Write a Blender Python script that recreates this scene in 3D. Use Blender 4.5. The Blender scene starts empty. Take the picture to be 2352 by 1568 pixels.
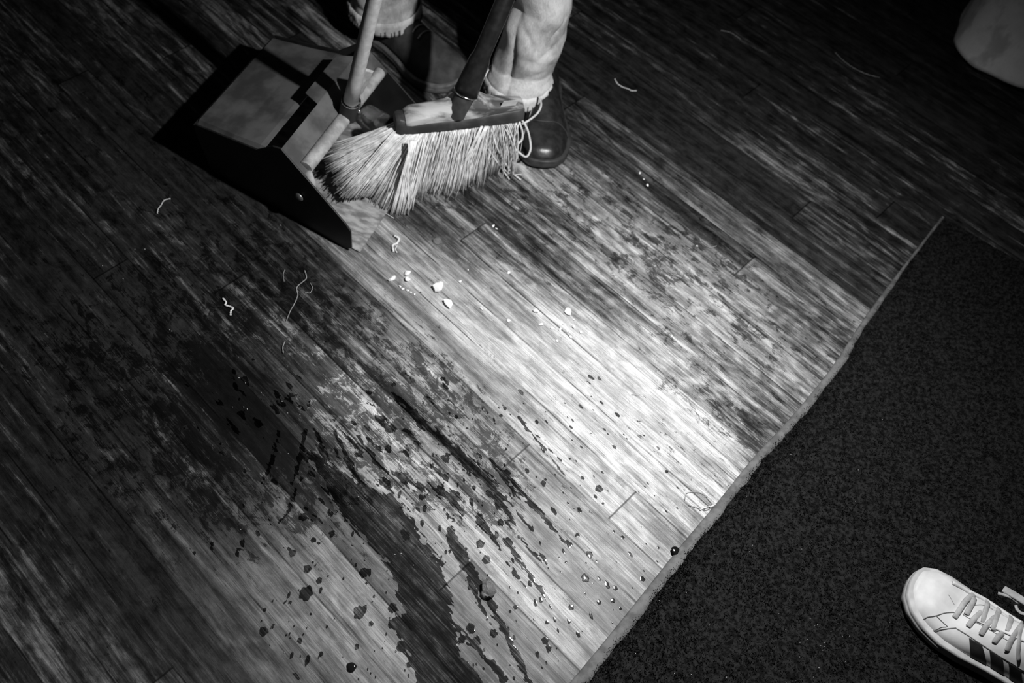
import bpy, bmesh, math, random
import numpy as np
from mathutils import Vector, Matrix, Quaternion
random.seed(7); rng = np.random.default_rng(11)
sc = bpy.context.scene; COL = sc.collection

# ---------------------------------------------------------------- camera
W, HH, FPX = 2352, 1568, 2050.0
CAMH = 1.3978
TH, RO = math.radians(57.5), math.radians(9.5)
Fv = Vector((0, math.cos(TH), -math.sin(TH))); R0 = Vector((1, 0, 0)); U0 = R0.cross(Fv)
Rv = math.cos(RO) * R0 + math.sin(RO) * U0; Uv = -math.sin(RO) * R0 + math.cos(RO) * U0
CAM = Vector((0, 0, CAMH))
cam = bpy.data.cameras.new('camera'); co = bpy.data.objects.new('camera', cam); COL.objects.link(co)
m = Matrix((Rv, Uv, -Fv)).transposed().to_4x4(); m.translation = CAM; co.matrix_world = m
cam.sensor_width = 36; cam.lens = FPX / W * 36; cam.clip_start = .01
cam.dof.use_dof = True; cam.dof.focus_distance = 1.45; cam.dof.aperture_fstop = 3.2
sc.camera = co

# ---------------------------------------------------------------- world, lamps, exposure
w = bpy.data.worlds.new('world'); sc.world = w; w.use_nodes = True
w.node_tree.nodes['Background'].inputs[0].default_value = (1, 1, 1, 1)
w.node_tree.nodes['Background'].inputs[1].default_value = .003
LAMP = Vector((.30, .80, 1.0))
ld = bpy.data.lights.new('flash', 'SPOT'); lo = bpy.data.objects.new('flash', ld); COL.objects.link(lo)
lo.location = LAMP; ld.energy = 69; ld.shadow_soft_size = .014
ld.spot_size = math.radians(141); ld.spot_blend = 1.0
lo.rotation_euler = (Vector((.10, .74, 0)) - LAMP).to_track_quat('-Z', 'Y').to_euler()
sc.view_settings.view_transform = 'Standard'; sc.view_settings.look = 'None'
sc.view_settings.exposure = 0; sc.view_settings.gamma = 1; sc.view_settings.use_curve_mapping = False

# ---------------------------------------------------------------- helpers
def P(px, py, h=0.0):
    """point at height h over the floor seen at this place in the photograph"""
    d = Fv + Rv * ((px - W / 2) / FPX) - Uv * ((py - HH / 2) / FPX)
    return CAM + d * ((CAMH - h) / -d.z)
def proj(p):
    q = p - CAM; z = q.dot(Fv)
    return W / 2 + FPX * q.dot(Rv) / z, HH / 2 - FPX * q.dot(Uv) / z
def tag(o, label=None, cat=None, group=None, kind=None):
    if label: o['label'] = label
    if cat: o['category'] = cat
    if group: o['group'] = group
    if kind: o['kind'] = kind
    return o
def empty(name, loc=(0, 0, 0), rz=0):
    o = bpy.data.objects.new(name, None); COL.objects.link(o); o.location = loc; o.rotation_euler = (0, 0, rz)
    o.empty_display_size = .05; return o
def mesh(name, verts, faces, mat, parent=None, smooth=True, rel=True):
    me = bpy.data.meshes.new(name); me.from_pydata([tuple(v) for v in verts], [], faces); me.update()
    if smooth: me.polygons.foreach_set('use_smooth', [True] * len(me.polygons))
    if mat: me.materials.append(mat)
    o = bpy.data.objects.new(name, me); COL.objects.link(o)
    if parent:
        o.parent = parent
        if rel:   # verts were given in world space
            g = parent; mw = Matrix.Identity(4)
            chain = []
            while g: chain.append(g); g = g.parent
            for g in reversed(chain): mw = mw @ g.matrix_basis
            me.transform(mw.inverted())
    return o
class MB:
    def __init__(s): s.v = []; s.f = []
    def add(s, vs, fs):
        b = len(s.v); s.v += [Vector(v) for v in vs]; s.f += [[i + b for i in f] for f in fs]
    def tube(s, pts, rad, n=8, flat=1.0, caps=True, up=None):
        pts = [Vector(p) for p in pts]; k = len(pts)
        if not hasattr(rad, '__len__'): rad = [rad] * k
        t0 = (pts[1] - pts[0]).normalized()
        a = up or Vector((0, 0, 1))
        if abs(a.dot(t0)) > .95: a = Vector((1, 0, 0))
        nrm = (a - t0 * a.dot(t0)).normalized(); vs = []
        for i, p in enumerate(pts):
            t = (pts[min(i + 1, k - 1)] - pts[max(i - 1, 0)]).normalized()
            nrm = (nrm - t * nrm.dot(t)).normalized(); b = t.cross(nrm)
            for j in range(n):
                th = 2 * math.pi * j / n
                vs.append(p + (b * math.cos(th) + nrm * math.sin(th) * flat) * rad[i])
        fs = [[i * n + j, i * n + (j + 1) % n, (i + 1) * n + (j + 1) % n, (i + 1) * n + j] for i in range(k - 1) for j in range(n)]
        if caps: fs += [list(range(n))[::-1], [(k - 1) * n + j for j in range(n)]]
        s.add(vs, fs)
    def prism(s, poly, off):
        n = len(poly); off = Vector(off); poly = [Vector(p) for p in poly]
        s.add(poly + [p + off for p in poly], [list(range(n))[::-1], [n + i for i in range(n)]] + [[i, (i + 1) % n, n + (i + 1) % n, n + i] for i in range(n)])
    def box(s, c, sx, sy, sz):
        x, y, z = c
        s.prism([(x - sx, y - sy, z - sz), (x + sx, y - sy, z - sz), (x + sx, y + sy, z - sz), (x - sx, y + sy, z - sz)], (0, 0, 2 * sz))
    def build(s, name, mat, parent=None, smooth=True, rel=True, bevel=0, sub=0):
        o = mesh(name, s.v, s.f, mat, parent, smooth, rel)
        bm = bmesh.new(); bm.from_mesh(o.data); bmesh.ops.recalc_face_normals(bm, faces=bm.faces); bm.to_mesh(o.data); bm.free()
        if bevel:
            b = o.modifiers.new('b', 'BEVEL'); b.width = bevel; b.segments = 3; b.limit_method = 'ANGLE'; b.angle_limit = math.radians(35)
        if sub:
            b = o.modifiers.new('s', 'SUBSURF'); b.levels = b.render_levels = sub
        return o
def spline(pts, n):
    """smooth Catmull-Rom through points"""
    pts = [Vector(p) for p in pts]; q = [pts[0] * 2 - pts[1]] + pts + [pts[-1] * 2 - pts[-2]]; out = []
    for i in range(len(pts) - 1):
        a, b, c, d = q[i:i + 4]
        for j in range(n):
            t = j / n
            out.append(.5 * ((2 * b) + (c - a) * t + (2 * a - 5 * b + 4 * c - d) * t * t + (-a + 3 * b - 3 * c + d) * t ** 3))
    out.append(pts[-1]); return out

# ---------------------------------------------------------------- materials
class NT:
    def __init__(s, name):
        s.m = bpy.data.materials.new(name); s.m.use_nodes = True; s.t = s.m.node_tree; s.b = s.t.nodes['Principled BSDF']
    def n(s, typ, **k):
        o = s.t.nodes.new(typ)
        for a, b in k.items():
            if a.startswith('i_'):
                key = a[2:]; o.inputs[int(key) if key.isdigit() else key].default_value = b
            else: setattr(o, a, b)
        return o
    def l(s, a, b): s.t.links.new(a, b)
    def math(s, op, a, b=None, c=None, clamp=False):
        o = s.t.nodes.new('ShaderNodeMath'); o.operation = op; o.use_clamp = clamp
        for i, x in enumerate((a, b, c)):
            if x is None: continue
            if isinstance(x, (int, float)): o.inputs[i].default_value = x
            else: s.l(x, o.inputs[i])
        return o.outputs[0]
    def noise(s, vec, scale, sx=1, sy=1, sz=1, detail=4, rough=.55, dist=0, off=(0, 0, 0)):
        mp = s.n('ShaderNodeMapping'); mp.inputs['Scale'].default_value = (sx, sy, sz); mp.inputs['Location'].default_value = off; s.l(vec, mp.inputs[0])
        o = s.n('ShaderNodeTexNoise'); o.inputs['Scale'].default_value = scale; o.inputs['Detail'].default_value = detail
        o.inputs['Roughness'].default_value = rough; o.inputs['Distortion'].default_value = dist; s.l(mp.outputs[0], o.inputs['Vector']); return o.outputs[0]
    def ramp(s, x, lo, hi, a=0, b=1):
        o = s.n('ShaderNodeMapRange'); o.interpolation_type = 'SMOOTHSTEP'
        for k, v in zip((1, 2, 3, 4), (lo, hi, a, b)): o.inputs[k].default_value = v
        s.l(x, o.inputs[0]); return o.outputs[0]
    def grey(s, x):
        o = s.n('ShaderNodeCombineColor')
        for i in range(3): s.l(x, o.inputs[i])
        return o.outputs[0]
    def bump(s, h, strength=.3, dist=.001):
        o = s.n('ShaderNodeBump'); o.inputs['Strength'].default_value = strength; o.inputs['Distance'].default_value = dist
        s.l(h, o.inputs['Height']); s.l(o.outputs[0], s.b.inputs['Normal']); return o
def simple(name, lo, hi, rough=.6, metal=0, scale=30, stretch=(1, 1, 1), bump=.2, bdist=.001, spec=.5, detail=5, a=.35, b=.65, bscale=None):
    t = NT(name); tc = t.n('ShaderNodeTexCoord').outputs['Object']
    x = t.noise(tc, scale, *stretch, detail=detail); t.l(t.grey(t.ramp(x, a, b, lo, hi)), t.b.inputs['Base Color'])
    t.b.inputs['Roughness'].default_value = rough; t.b.inputs['Metallic'].default_value = metal; t.b.inputs['Specular IOR Level'].default_value = spec
    if bump: t.bump(t.noise(tc, bscale or scale * 3, detail=4), bump, bdist)
    return t.m

PLANK = .0715; PA = math.radians(-37)
def wood_floor():
    t = NT('worn_floorboards'); tc = t.n('ShaderNodeTexCoord').outputs['Object']
    sp = t.n('ShaderNodeSeparateXYZ'); t.l(tc, sp.inputs[0]); u, v = sp.outputs[0], sp.outputs[1]
    vw = t.math('ADD', t.math('DIVIDE', v, PLANK), 99.22)
    idx = t.math('FLOOR', vw); fr = t.math('FRACT', vw)
    wn = t.n('ShaderNodeTexWhiteNoise', noise_dimensions='1D'); t.l(idx, wn.inputs['W']); r1 = wn.outputs['Value']
    uo = t.math('DIVIDE', t.math('ADD', u, t.math('MULTIPLY', r1, 1.7)), 1.7)
    bid = t.math('FLOOR', uo); bf = t.math('FRACT', uo)
    wn2 = t.n('ShaderNodeTexWhiteNoise', noise_dimensions='2D'); cb = t.n('ShaderNodeCombineXYZ'); t.l(idx, cb.inputs[0]); t.l(bid, cb.inputs[1]); t.l(cb.outputs[0], wn2.inputs['Vector']); r2 = wn2.outputs['Value']
    # coordinates shifted per board so that the grain breaks at each seam
    sh = t.n('ShaderNodeCombineXYZ'); t.l(t.math('MULTIPLY', r2, 37), sh.inputs[0]); t.l(t.math('MULTIPLY', r1, 19), sh.inputs[1]); t.l(t.math('MULTIPLY', r2, 11), sh.inputs[2])
    va = t.n('ShaderNodeVectorMath', operation='ADD'); t.l(tc, va.inputs[0]); t.l(sh.outputs[0], va.inputs[1]); bc = va.outputs[0]
    g1 = t.noise(bc, 1, 3.0, 60, 60, detail=6, rough=.62, dist=.35)
    g2 = t.noise(bc, 1, 14, 380, 300, detail=5, rough=.75)
    # growth rings: sine across the board, bent by low noise
    wob = t.noise(bc, 1, 2.2, 9, 9, detail=2, rough=.4)
    ring = t.math('SINE', t.math('MULTIPLY', wob, 95)); ring = t.ramp(ring, -.6, 1, 0, 1)
    blot = t.noise(tc, 1, 16, 40, 30, detail=11, rough=.80, dist=.5)          # flaking varnish
    fleck = t.noise(tc, 1, 60, 170, 80, detail=8, rough=.8, dist=.5, off=(3, 1, 7))
    big = t.noise(tc, 1, 2.2, 5.5, 5, detail=5, rough=.6, off=(5, 2, 0))
    wear_light = t.n('ShaderNodeAttribute', attribute_name='wear_light').outputs['Fac']  # real wear plus the lamp's pool and falloff painted into the board tone
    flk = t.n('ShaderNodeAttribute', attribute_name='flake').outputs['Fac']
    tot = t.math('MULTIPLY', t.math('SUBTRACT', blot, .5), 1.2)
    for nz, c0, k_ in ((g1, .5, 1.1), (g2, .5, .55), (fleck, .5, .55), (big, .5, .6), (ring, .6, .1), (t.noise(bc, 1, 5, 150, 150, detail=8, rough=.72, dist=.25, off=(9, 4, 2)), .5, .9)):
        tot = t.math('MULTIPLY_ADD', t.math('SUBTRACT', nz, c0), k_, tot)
    s1 = t.math('MULTIPLY_ADD', tot, t.math('MAXIMUM', flk, .22), wear_light)
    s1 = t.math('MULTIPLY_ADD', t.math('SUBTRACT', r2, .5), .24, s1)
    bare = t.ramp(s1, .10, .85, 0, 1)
    wetm = t.n('ShaderNodeAttribute', attribute_name='wet').outputs['Fac']
    cr = t.noise(tc, 1, 34, 52, 40, detail=14, rough=.80, dist=.9, off=(1, 7, 3)); st2 = t.noise(tc, 1, 12, 420, 300, detail=5, rough=.8, off=(4, 4, 4)); cr2 = t.noise(tc, 1, 13, 26, 20, detail=3, rough=.5, dist=1.2, off=(6, 2, 3))
    wv = t.math('MULTIPLY_ADD', t.math('SUBTRACT', cr, .5), 2.0, wetm); wv = t.math('MULTIPLY_ADD', t.math('SUBTRACT', st2, .5), 1.1, wv); wv = t.math('MULTIPLY_ADD', t.math('SUBTRACT', cr2, .5), .9, wv)
    damp = t.ramp(wv, .46, .53, 1, .20)
    stk = t.noise(bc, 1, 22, 700, 500, detail=5, rough=.8); mott = t.noise(tc, 1, 22, 40, 30, detail=10, rough=.78, dist=.4, off=(2, 8, 1))
    dk = t.ramp(t.math('ADD', t.math('MULTIPLY', g1, .35), t.math('ADD', t.math('MULTIPLY', mott, .45), t.math('MULTIPLY', stk, .2))), .38, .66, .004, .052)
    lt = t.math('MULTIPLY', t.ramp(stk, .34, .62, .52, 1.1), t.ramp(t.math('ADD', t.math('MULTIPLY', g1, .5), t.math('MULTIPLY', mott, .5)), .36, .62, .34, .74))
    lt = t.math('MULTIPLY', lt, t.ramp(ring, 0, 1, .9, 1.04))
    dl = t.ramp(t.noise(bc, 1, 3.2, 120, 120, detail=5, rough=.72, off=(3, 3, 8)), .34, .42, .42, 1); dl2 = t.ramp(t.noise(tc, 1, 11, 75, 60, detail=6, rough=.75, dist=.3, off=(8, 1, 5)), .33, .37, .40, 1)
    lt = t.math('MULTIPLY', lt, t.math('MULTIPLY', dl, dl2))
    mixn = t.n('ShaderNodeMix'); mixn.data_type = 'FLOAT'; t.l(t.math('POWER', bare, 1.25), mixn.inputs[0]); t.l(dk, mixn.inputs[2]); t.l(lt, mixn.inputs[3]); al = t.math('MULTIPLY', mixn.outputs[0], damp)
    # seams between boards and butt joints
    e = t.math('MINIMUM', fr, t.math('SUBTRACT', 1, fr)); seam = t.ramp(e, .004, .03, .22, 1)
    seamn = t.ramp(t.noise(tc, 1, 7, 40, 9, detail=4), .40, .56, 0, .85); seam = t.math('MAXIMUM', seam, seamn)
    ej = t.math('MINIMUM', bf, t.math('SUBTRACT', 1, bf)); ejs = t.ramp(ej, .0004, .0014, .25, 1)
    al = t.math('MULTIPLY', al, t.math('MULTIPLY', seam, ejs))
    t.l(t.grey(al), t.b.inputs['Base Color'])
    t.l(t.ramp(bare, 0, 1, .42, .62), t.b.inputs['Roughness']); t.b.inputs['Specular IOR Level'].default_value = .30
    hgt = t.math('ADD', t.math('MULTIPLY', seam, .8), t.math('ADD', t.math('MULTIPLY', g2, .5), t.math('MULTIPLY', t.math('ADD', g1, t.math('MULTIPLY', bare, -.3)), .5)))
    t.bump(hgt, .35, .0012)
    return t.m
def wet_film():
    t = NT('dark_wet_liquid'); nt = t.t; nt.nodes.remove(t.b)
    tr = t.n('ShaderNodeBsdfTransparent'); pass
    tc0 = t.n('ShaderNodeTexCoord').outputs['Object']; rd = t.math('ADD', t.math('MULTIPLY', t.noise(tc0, 1, 9, 420, 1, detail=5, rough=.75), .6), t.math('MULTIPLY', t.noise(tc0, 1, 30, 60, 1, detail=6, rough=.7), .4))
    t.l(t.grey(t.ramp(rd, .46, .66, .30, .78)), tr.inputs[0])
    gl = t.n('ShaderNodeBsdfGlossy'); gl.inputs['Roughness'].default_value = .10; gl.inputs[0].default_value = (1, 1, 1, 1)
    fr = t.n('ShaderNodeFresnel'); fr.inputs[0].default_value = 1.17
    tc = t.n('ShaderNodeTexCoord').outputs['Object']
    bp = t.n('ShaderNodeBump'); bp.inputs['Strength'].default_value = .12; bp.inputs['Distance'].default_value = .001
    t.l(t.noise(tc, 1, 60, 60, 60, detail=3), bp.inputs['Height']); t.l(bp.outputs[0], gl.inputs['Normal'])
    mx = t.n('ShaderNodeMixShader'); t.l(fr.outputs[0], mx.inputs[0]); t.l(tr.outputs[0], mx.inputs[1]); t.l(gl.outputs[0], mx.inputs[2])
    t.l(mx.outputs[0], nt.nodes['Material Output'].inputs[0]); return t.m
def clear_bits(name, base=.9, trans=.55, rough=.12):
    t = NT(name); t.b.inputs['Base Color'].default_value = (base,) * 3 + (1,); t.b.inputs['Transmission Weight'].default_value = trans
    t.b.inputs['Roughness'].default_value = rough; t.b.inputs['Specular IOR Level'].default_value = .9
    tc = t.n('ShaderNodeTexCoord').outputs['Object']; t.bump(t.noise(tc, 160, detail=3), .5, .001); return t.m
def denim(name, lo, hi):
    t = NT(name); tc = t.n('ShaderNodeTexCoord').outputs['Object']
    a = t.noise(tc, 22, detail=5, rough=.6); b = t.noise(tc, 420, 1, 1, .35, detail=2); c = t.noise(tc, 9, detail=2)
    x = t.math('ADD', t.math('MULTIPLY', a, .6), t.math('ADD', t.math('MULTIPLY', b, .25), t.math('MULTIPLY', c, .35)))
    t.l(t.grey(t.math('MULTIPLY', t.ramp(x, .42, .78, lo, hi), t.ramp(t.noise(tc, 16, 1, 1, .6, detail=4, rough=.6, off=(3, 1, 2)), .38, .52, .68, 1))), t.b.inputs['Base Color']); t.b.inputs['Roughness'].default_value = .95; t.b.inputs['Specular IOR Level'].default_value = .1
    t.bump(t.math('ADD', b, t.math('MULTIPLY', a, 1.5)), .35, .0012); return t.m
def straw_mat():
    t = NT('broom_straw'); tc = t.n('ShaderNodeTexCoord').outputs['Object']
    at = t.n('ShaderNodeAttribute', attribute_name='tone').outputs['Fac']
    x = t.math('MULTIPLY', at, t.ramp(t.noise(tc, 90, detail=3), .3, .7, .75, 1.1)); t.l(t.grey(x), t.b.inputs['Base Color'])
    t.b.inputs['Roughness'].default_value = .6; t.b.inputs['Specular IOR Level'].default_value = .25; return t.m

M = dict(
 floor=wood_floor(), wet=wet_film(),
 pile=simple('carpet_pile', .006, .023, .98, scale=140, bump=.5, bdist=.003, spec=.03),
 binding=simple('carpet_binding', .10, .17, .85, scale=60, bump=.6, bdist=.0006, bscale=900, spec=.1),
 panblack=simple('black_plastic', .012, .022, .55, scale=25, bump=.15, spec=.45, bscale=300),
 pandust=simple('dusty_black_plastic', .06, .13, .7, scale=18, bump=.15, spec=.25, bscale=200),
 panfloor=simple('scuffed_grey_plastic', .16, .42, .6, scale=16, stretch=(2,6,4), bump=.15, spec=.25, bscale=200),
 panbar=simple('grey_tube_plastic', .26, .46, .55, scale=40, stretch=(1, 1, 1), bump=.2, spec=.3),
 metal=simple('satin_metal', .50, .62, .5, metal=.25, scale=80, bump=.1, spec=.4),
 chrome=simple('chrome', .75, .85, .18, metal=1, scale=50, bump=0),
 blackhandle=simple('black_paint', .010, .018, .35, scale=60, bump=.1, spec=.35),
 broomwood=simple('painted_broom_wood', .06, .50, .42, scale=14, stretch=(.6, 2.6, 2.6), bump=.15, spec=.5, a=.4, b=.6),
 broomcap=simple('dark_broom_cap', .025, .055, .5, scale=30, bump=.2, spec=.4),
 straw=straw_mat(), label=simple('white_label', .6, .75, .5, scale=30, bump=0),
 jean=denim('light_denim', .42, .74), jean2=denim('grey_cotton', .78, .92),
 stitch=simple('hem_stitching', .05, .1, .9, scale=100, bump=0), hem=denim('faded_denim_hem', .62, .88),
 leather=simple('black_leather', .014, .03, .33, scale=60, bump=.25, spec=.5, bscale=180),
 sole=simple('dark_rubber', .03, .05, .5, scale=50, bump=.1), suede=simple('dark_suede', .04, .10, .95, scale=22, bump=.5, spec=.1, a=.3, b=.7),
 white=simple('white_sneaker_leather', .60, .74, .5, scale=26, bump=.18, spec=.3, a=.3, b=.62, bscale=70),
 whitesole=simple('white_rubber', .42, .62, .6, scale=30, bump=.1, spec=.3), stripe=simple('black_stripe_leather', .018, .03, .6, scale=40, bump=.2, spec=.2, bscale=500),
 lace=simple('grey_cotton_lace', .36, .52, .9, scale=60, bump=.5, bscale=900, spec=.1), lining=simple('dark_lining', .02, .04, .9, scale=60),
 seam=simple('seam_thread', .16, .26, .9, scale=80, bump=0), fibre=simple('pale_fibre', .6, .8, .6, scale=60, bump=0), grime=simple('dim_fibre', .2, .34, .8, scale=60, bump=0),
 ice=clear_bits('clear_glass', 1.0, .12, .12), clearfilm=clear_bits('clear_plastic', .9, .93, .06),
 glassy=clear_bits('thick_clear_glass', .95, .9, .05),
 skin=simple('skin', .35, .42, .6, scale=30), dark=simple('dark_cloth', .02, .03, .9, scale=40),
)

# ---------------------------------------------------------------- floor
def blob(X, Y, cx, cy, r, soft=.5):
    return 1 / (1 + (((X - cx) ** 2 + (Y - cy) ** 2) / (r * r)) ** (1 / soft))
def make_floor():
    n = 300; size = 5.2; x = np.linspace(-size / 2, size / 2, n + 1); X, Y = np.meshgrid(x, x, indexing='ij')
    vs = np.stack([X.ravel(), Y.ravel(), np.zeros(X.size)], 1)
    i, j = np.meshgrid(np.arange(n), np.arange(n), indexing='ij'); a = (i * (n + 1) + j).ravel()
    fs = np.stack([a, a + n + 1, a + n + 2, a + 1], 1)
    me = bpy.data.meshes.new('floor'); me.from_pydata(vs.tolist(), [], fs.tolist()); me.update(); me.materials.append(M['floor'])
    o = bpy.data.objects.new('floor', me); COL.objects.link(o); o.location = (.0, 1.2, 0); o.rotation_euler = (0, 0, PA)
    c, s = math.cos(PA), math.sin(PA); WX = X * c - Y * s; WY = X * s + Y * c + 1.2
    wear_light = np.full(X.shape, .28); flake = np.full(X.shape, 1.0); wet = np.full(X.shape, .10)
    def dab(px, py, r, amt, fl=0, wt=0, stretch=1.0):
        nonlocal wear_light, flake, wet
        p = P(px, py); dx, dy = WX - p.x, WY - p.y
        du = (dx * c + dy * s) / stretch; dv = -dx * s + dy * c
        k = np.exp(-(du ** 2 + dv ** 2) / (r * r)); wear_light = wear_light + amt * k; flake = flake + fl * k; wet = wet + wt * k
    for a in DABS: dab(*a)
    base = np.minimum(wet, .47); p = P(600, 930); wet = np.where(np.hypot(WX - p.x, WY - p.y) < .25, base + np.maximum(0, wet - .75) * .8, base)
    at = me.attributes.new('wear_light', 'FLOAT', 'POINT'); at.data.foreach_set('value', wear_light.ravel().astype(np.float32))
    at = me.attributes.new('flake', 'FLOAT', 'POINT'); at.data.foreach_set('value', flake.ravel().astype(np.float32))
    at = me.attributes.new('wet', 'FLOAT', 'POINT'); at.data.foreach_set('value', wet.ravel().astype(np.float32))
    return tag(o, kind='structure')
# varnish worn (+) or dark (-), with the lamp's pool and falloff painted in: px, py, radius m, amount, flaking, stretch along the boards
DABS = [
 (1400, 900, .10, .34, -.2, 0, 2.6), (1560, 880, .10, .26, -.15, 0, 2), (1300, 860, .08, .18, -.2, 0, 2), (1420, 1120, .12, .20, -.25, 0, 2), (1550, 1000, .08, .24, -.1, 0, 2.5),  # pool of lamplight painted paler here, on top of worn wood
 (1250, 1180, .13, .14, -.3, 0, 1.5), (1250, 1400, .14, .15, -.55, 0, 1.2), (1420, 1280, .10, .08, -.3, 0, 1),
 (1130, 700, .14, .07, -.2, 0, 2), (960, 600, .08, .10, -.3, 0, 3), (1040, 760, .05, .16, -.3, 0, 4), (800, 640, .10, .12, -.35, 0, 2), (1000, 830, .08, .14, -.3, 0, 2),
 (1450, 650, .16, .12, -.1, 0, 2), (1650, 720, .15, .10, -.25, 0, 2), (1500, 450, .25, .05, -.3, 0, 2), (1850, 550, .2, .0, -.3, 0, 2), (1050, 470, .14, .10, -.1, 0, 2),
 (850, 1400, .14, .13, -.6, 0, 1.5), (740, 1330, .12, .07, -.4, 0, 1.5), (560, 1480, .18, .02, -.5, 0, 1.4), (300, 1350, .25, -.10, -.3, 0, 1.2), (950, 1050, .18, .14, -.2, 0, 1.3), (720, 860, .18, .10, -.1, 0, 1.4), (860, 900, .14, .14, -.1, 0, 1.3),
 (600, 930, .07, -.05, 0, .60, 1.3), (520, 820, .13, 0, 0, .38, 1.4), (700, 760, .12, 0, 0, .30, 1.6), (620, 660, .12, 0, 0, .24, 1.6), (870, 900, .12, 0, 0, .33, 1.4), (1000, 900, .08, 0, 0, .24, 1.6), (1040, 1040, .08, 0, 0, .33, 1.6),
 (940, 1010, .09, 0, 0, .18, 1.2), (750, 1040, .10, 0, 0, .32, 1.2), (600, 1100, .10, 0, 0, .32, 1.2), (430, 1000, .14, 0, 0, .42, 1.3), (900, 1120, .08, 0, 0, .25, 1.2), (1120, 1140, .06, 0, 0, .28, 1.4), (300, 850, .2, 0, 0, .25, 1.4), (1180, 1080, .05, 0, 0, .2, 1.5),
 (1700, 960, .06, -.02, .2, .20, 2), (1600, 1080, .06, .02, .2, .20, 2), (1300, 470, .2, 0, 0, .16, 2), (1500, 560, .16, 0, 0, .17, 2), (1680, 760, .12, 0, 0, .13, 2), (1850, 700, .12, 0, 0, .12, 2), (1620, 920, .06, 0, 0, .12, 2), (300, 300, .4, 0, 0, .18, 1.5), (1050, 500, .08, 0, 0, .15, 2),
 (250, 800, .3, -.20, 0, 0, 1.4), (150, 450, .4, -.14, -.2, 0, 1.5), (2150, 150, .45, -.34, 0, 0, 1.5), (1650, 150, .35, -.14, -.1, 0, 1.5), (500, 60, .35, -.08, -.2, 0, 1.5), (660, 50, .12, .05, 0, 0, 1.5), (1320, 200, .2, -.08, -.2, 0, 1.5),  # lamp falloff painted darker at left and top, along with dark varnish
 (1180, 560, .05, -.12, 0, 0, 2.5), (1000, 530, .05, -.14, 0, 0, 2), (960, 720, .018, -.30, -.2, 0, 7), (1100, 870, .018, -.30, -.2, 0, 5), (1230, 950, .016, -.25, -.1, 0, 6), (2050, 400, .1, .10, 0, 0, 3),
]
make_floor()

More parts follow.
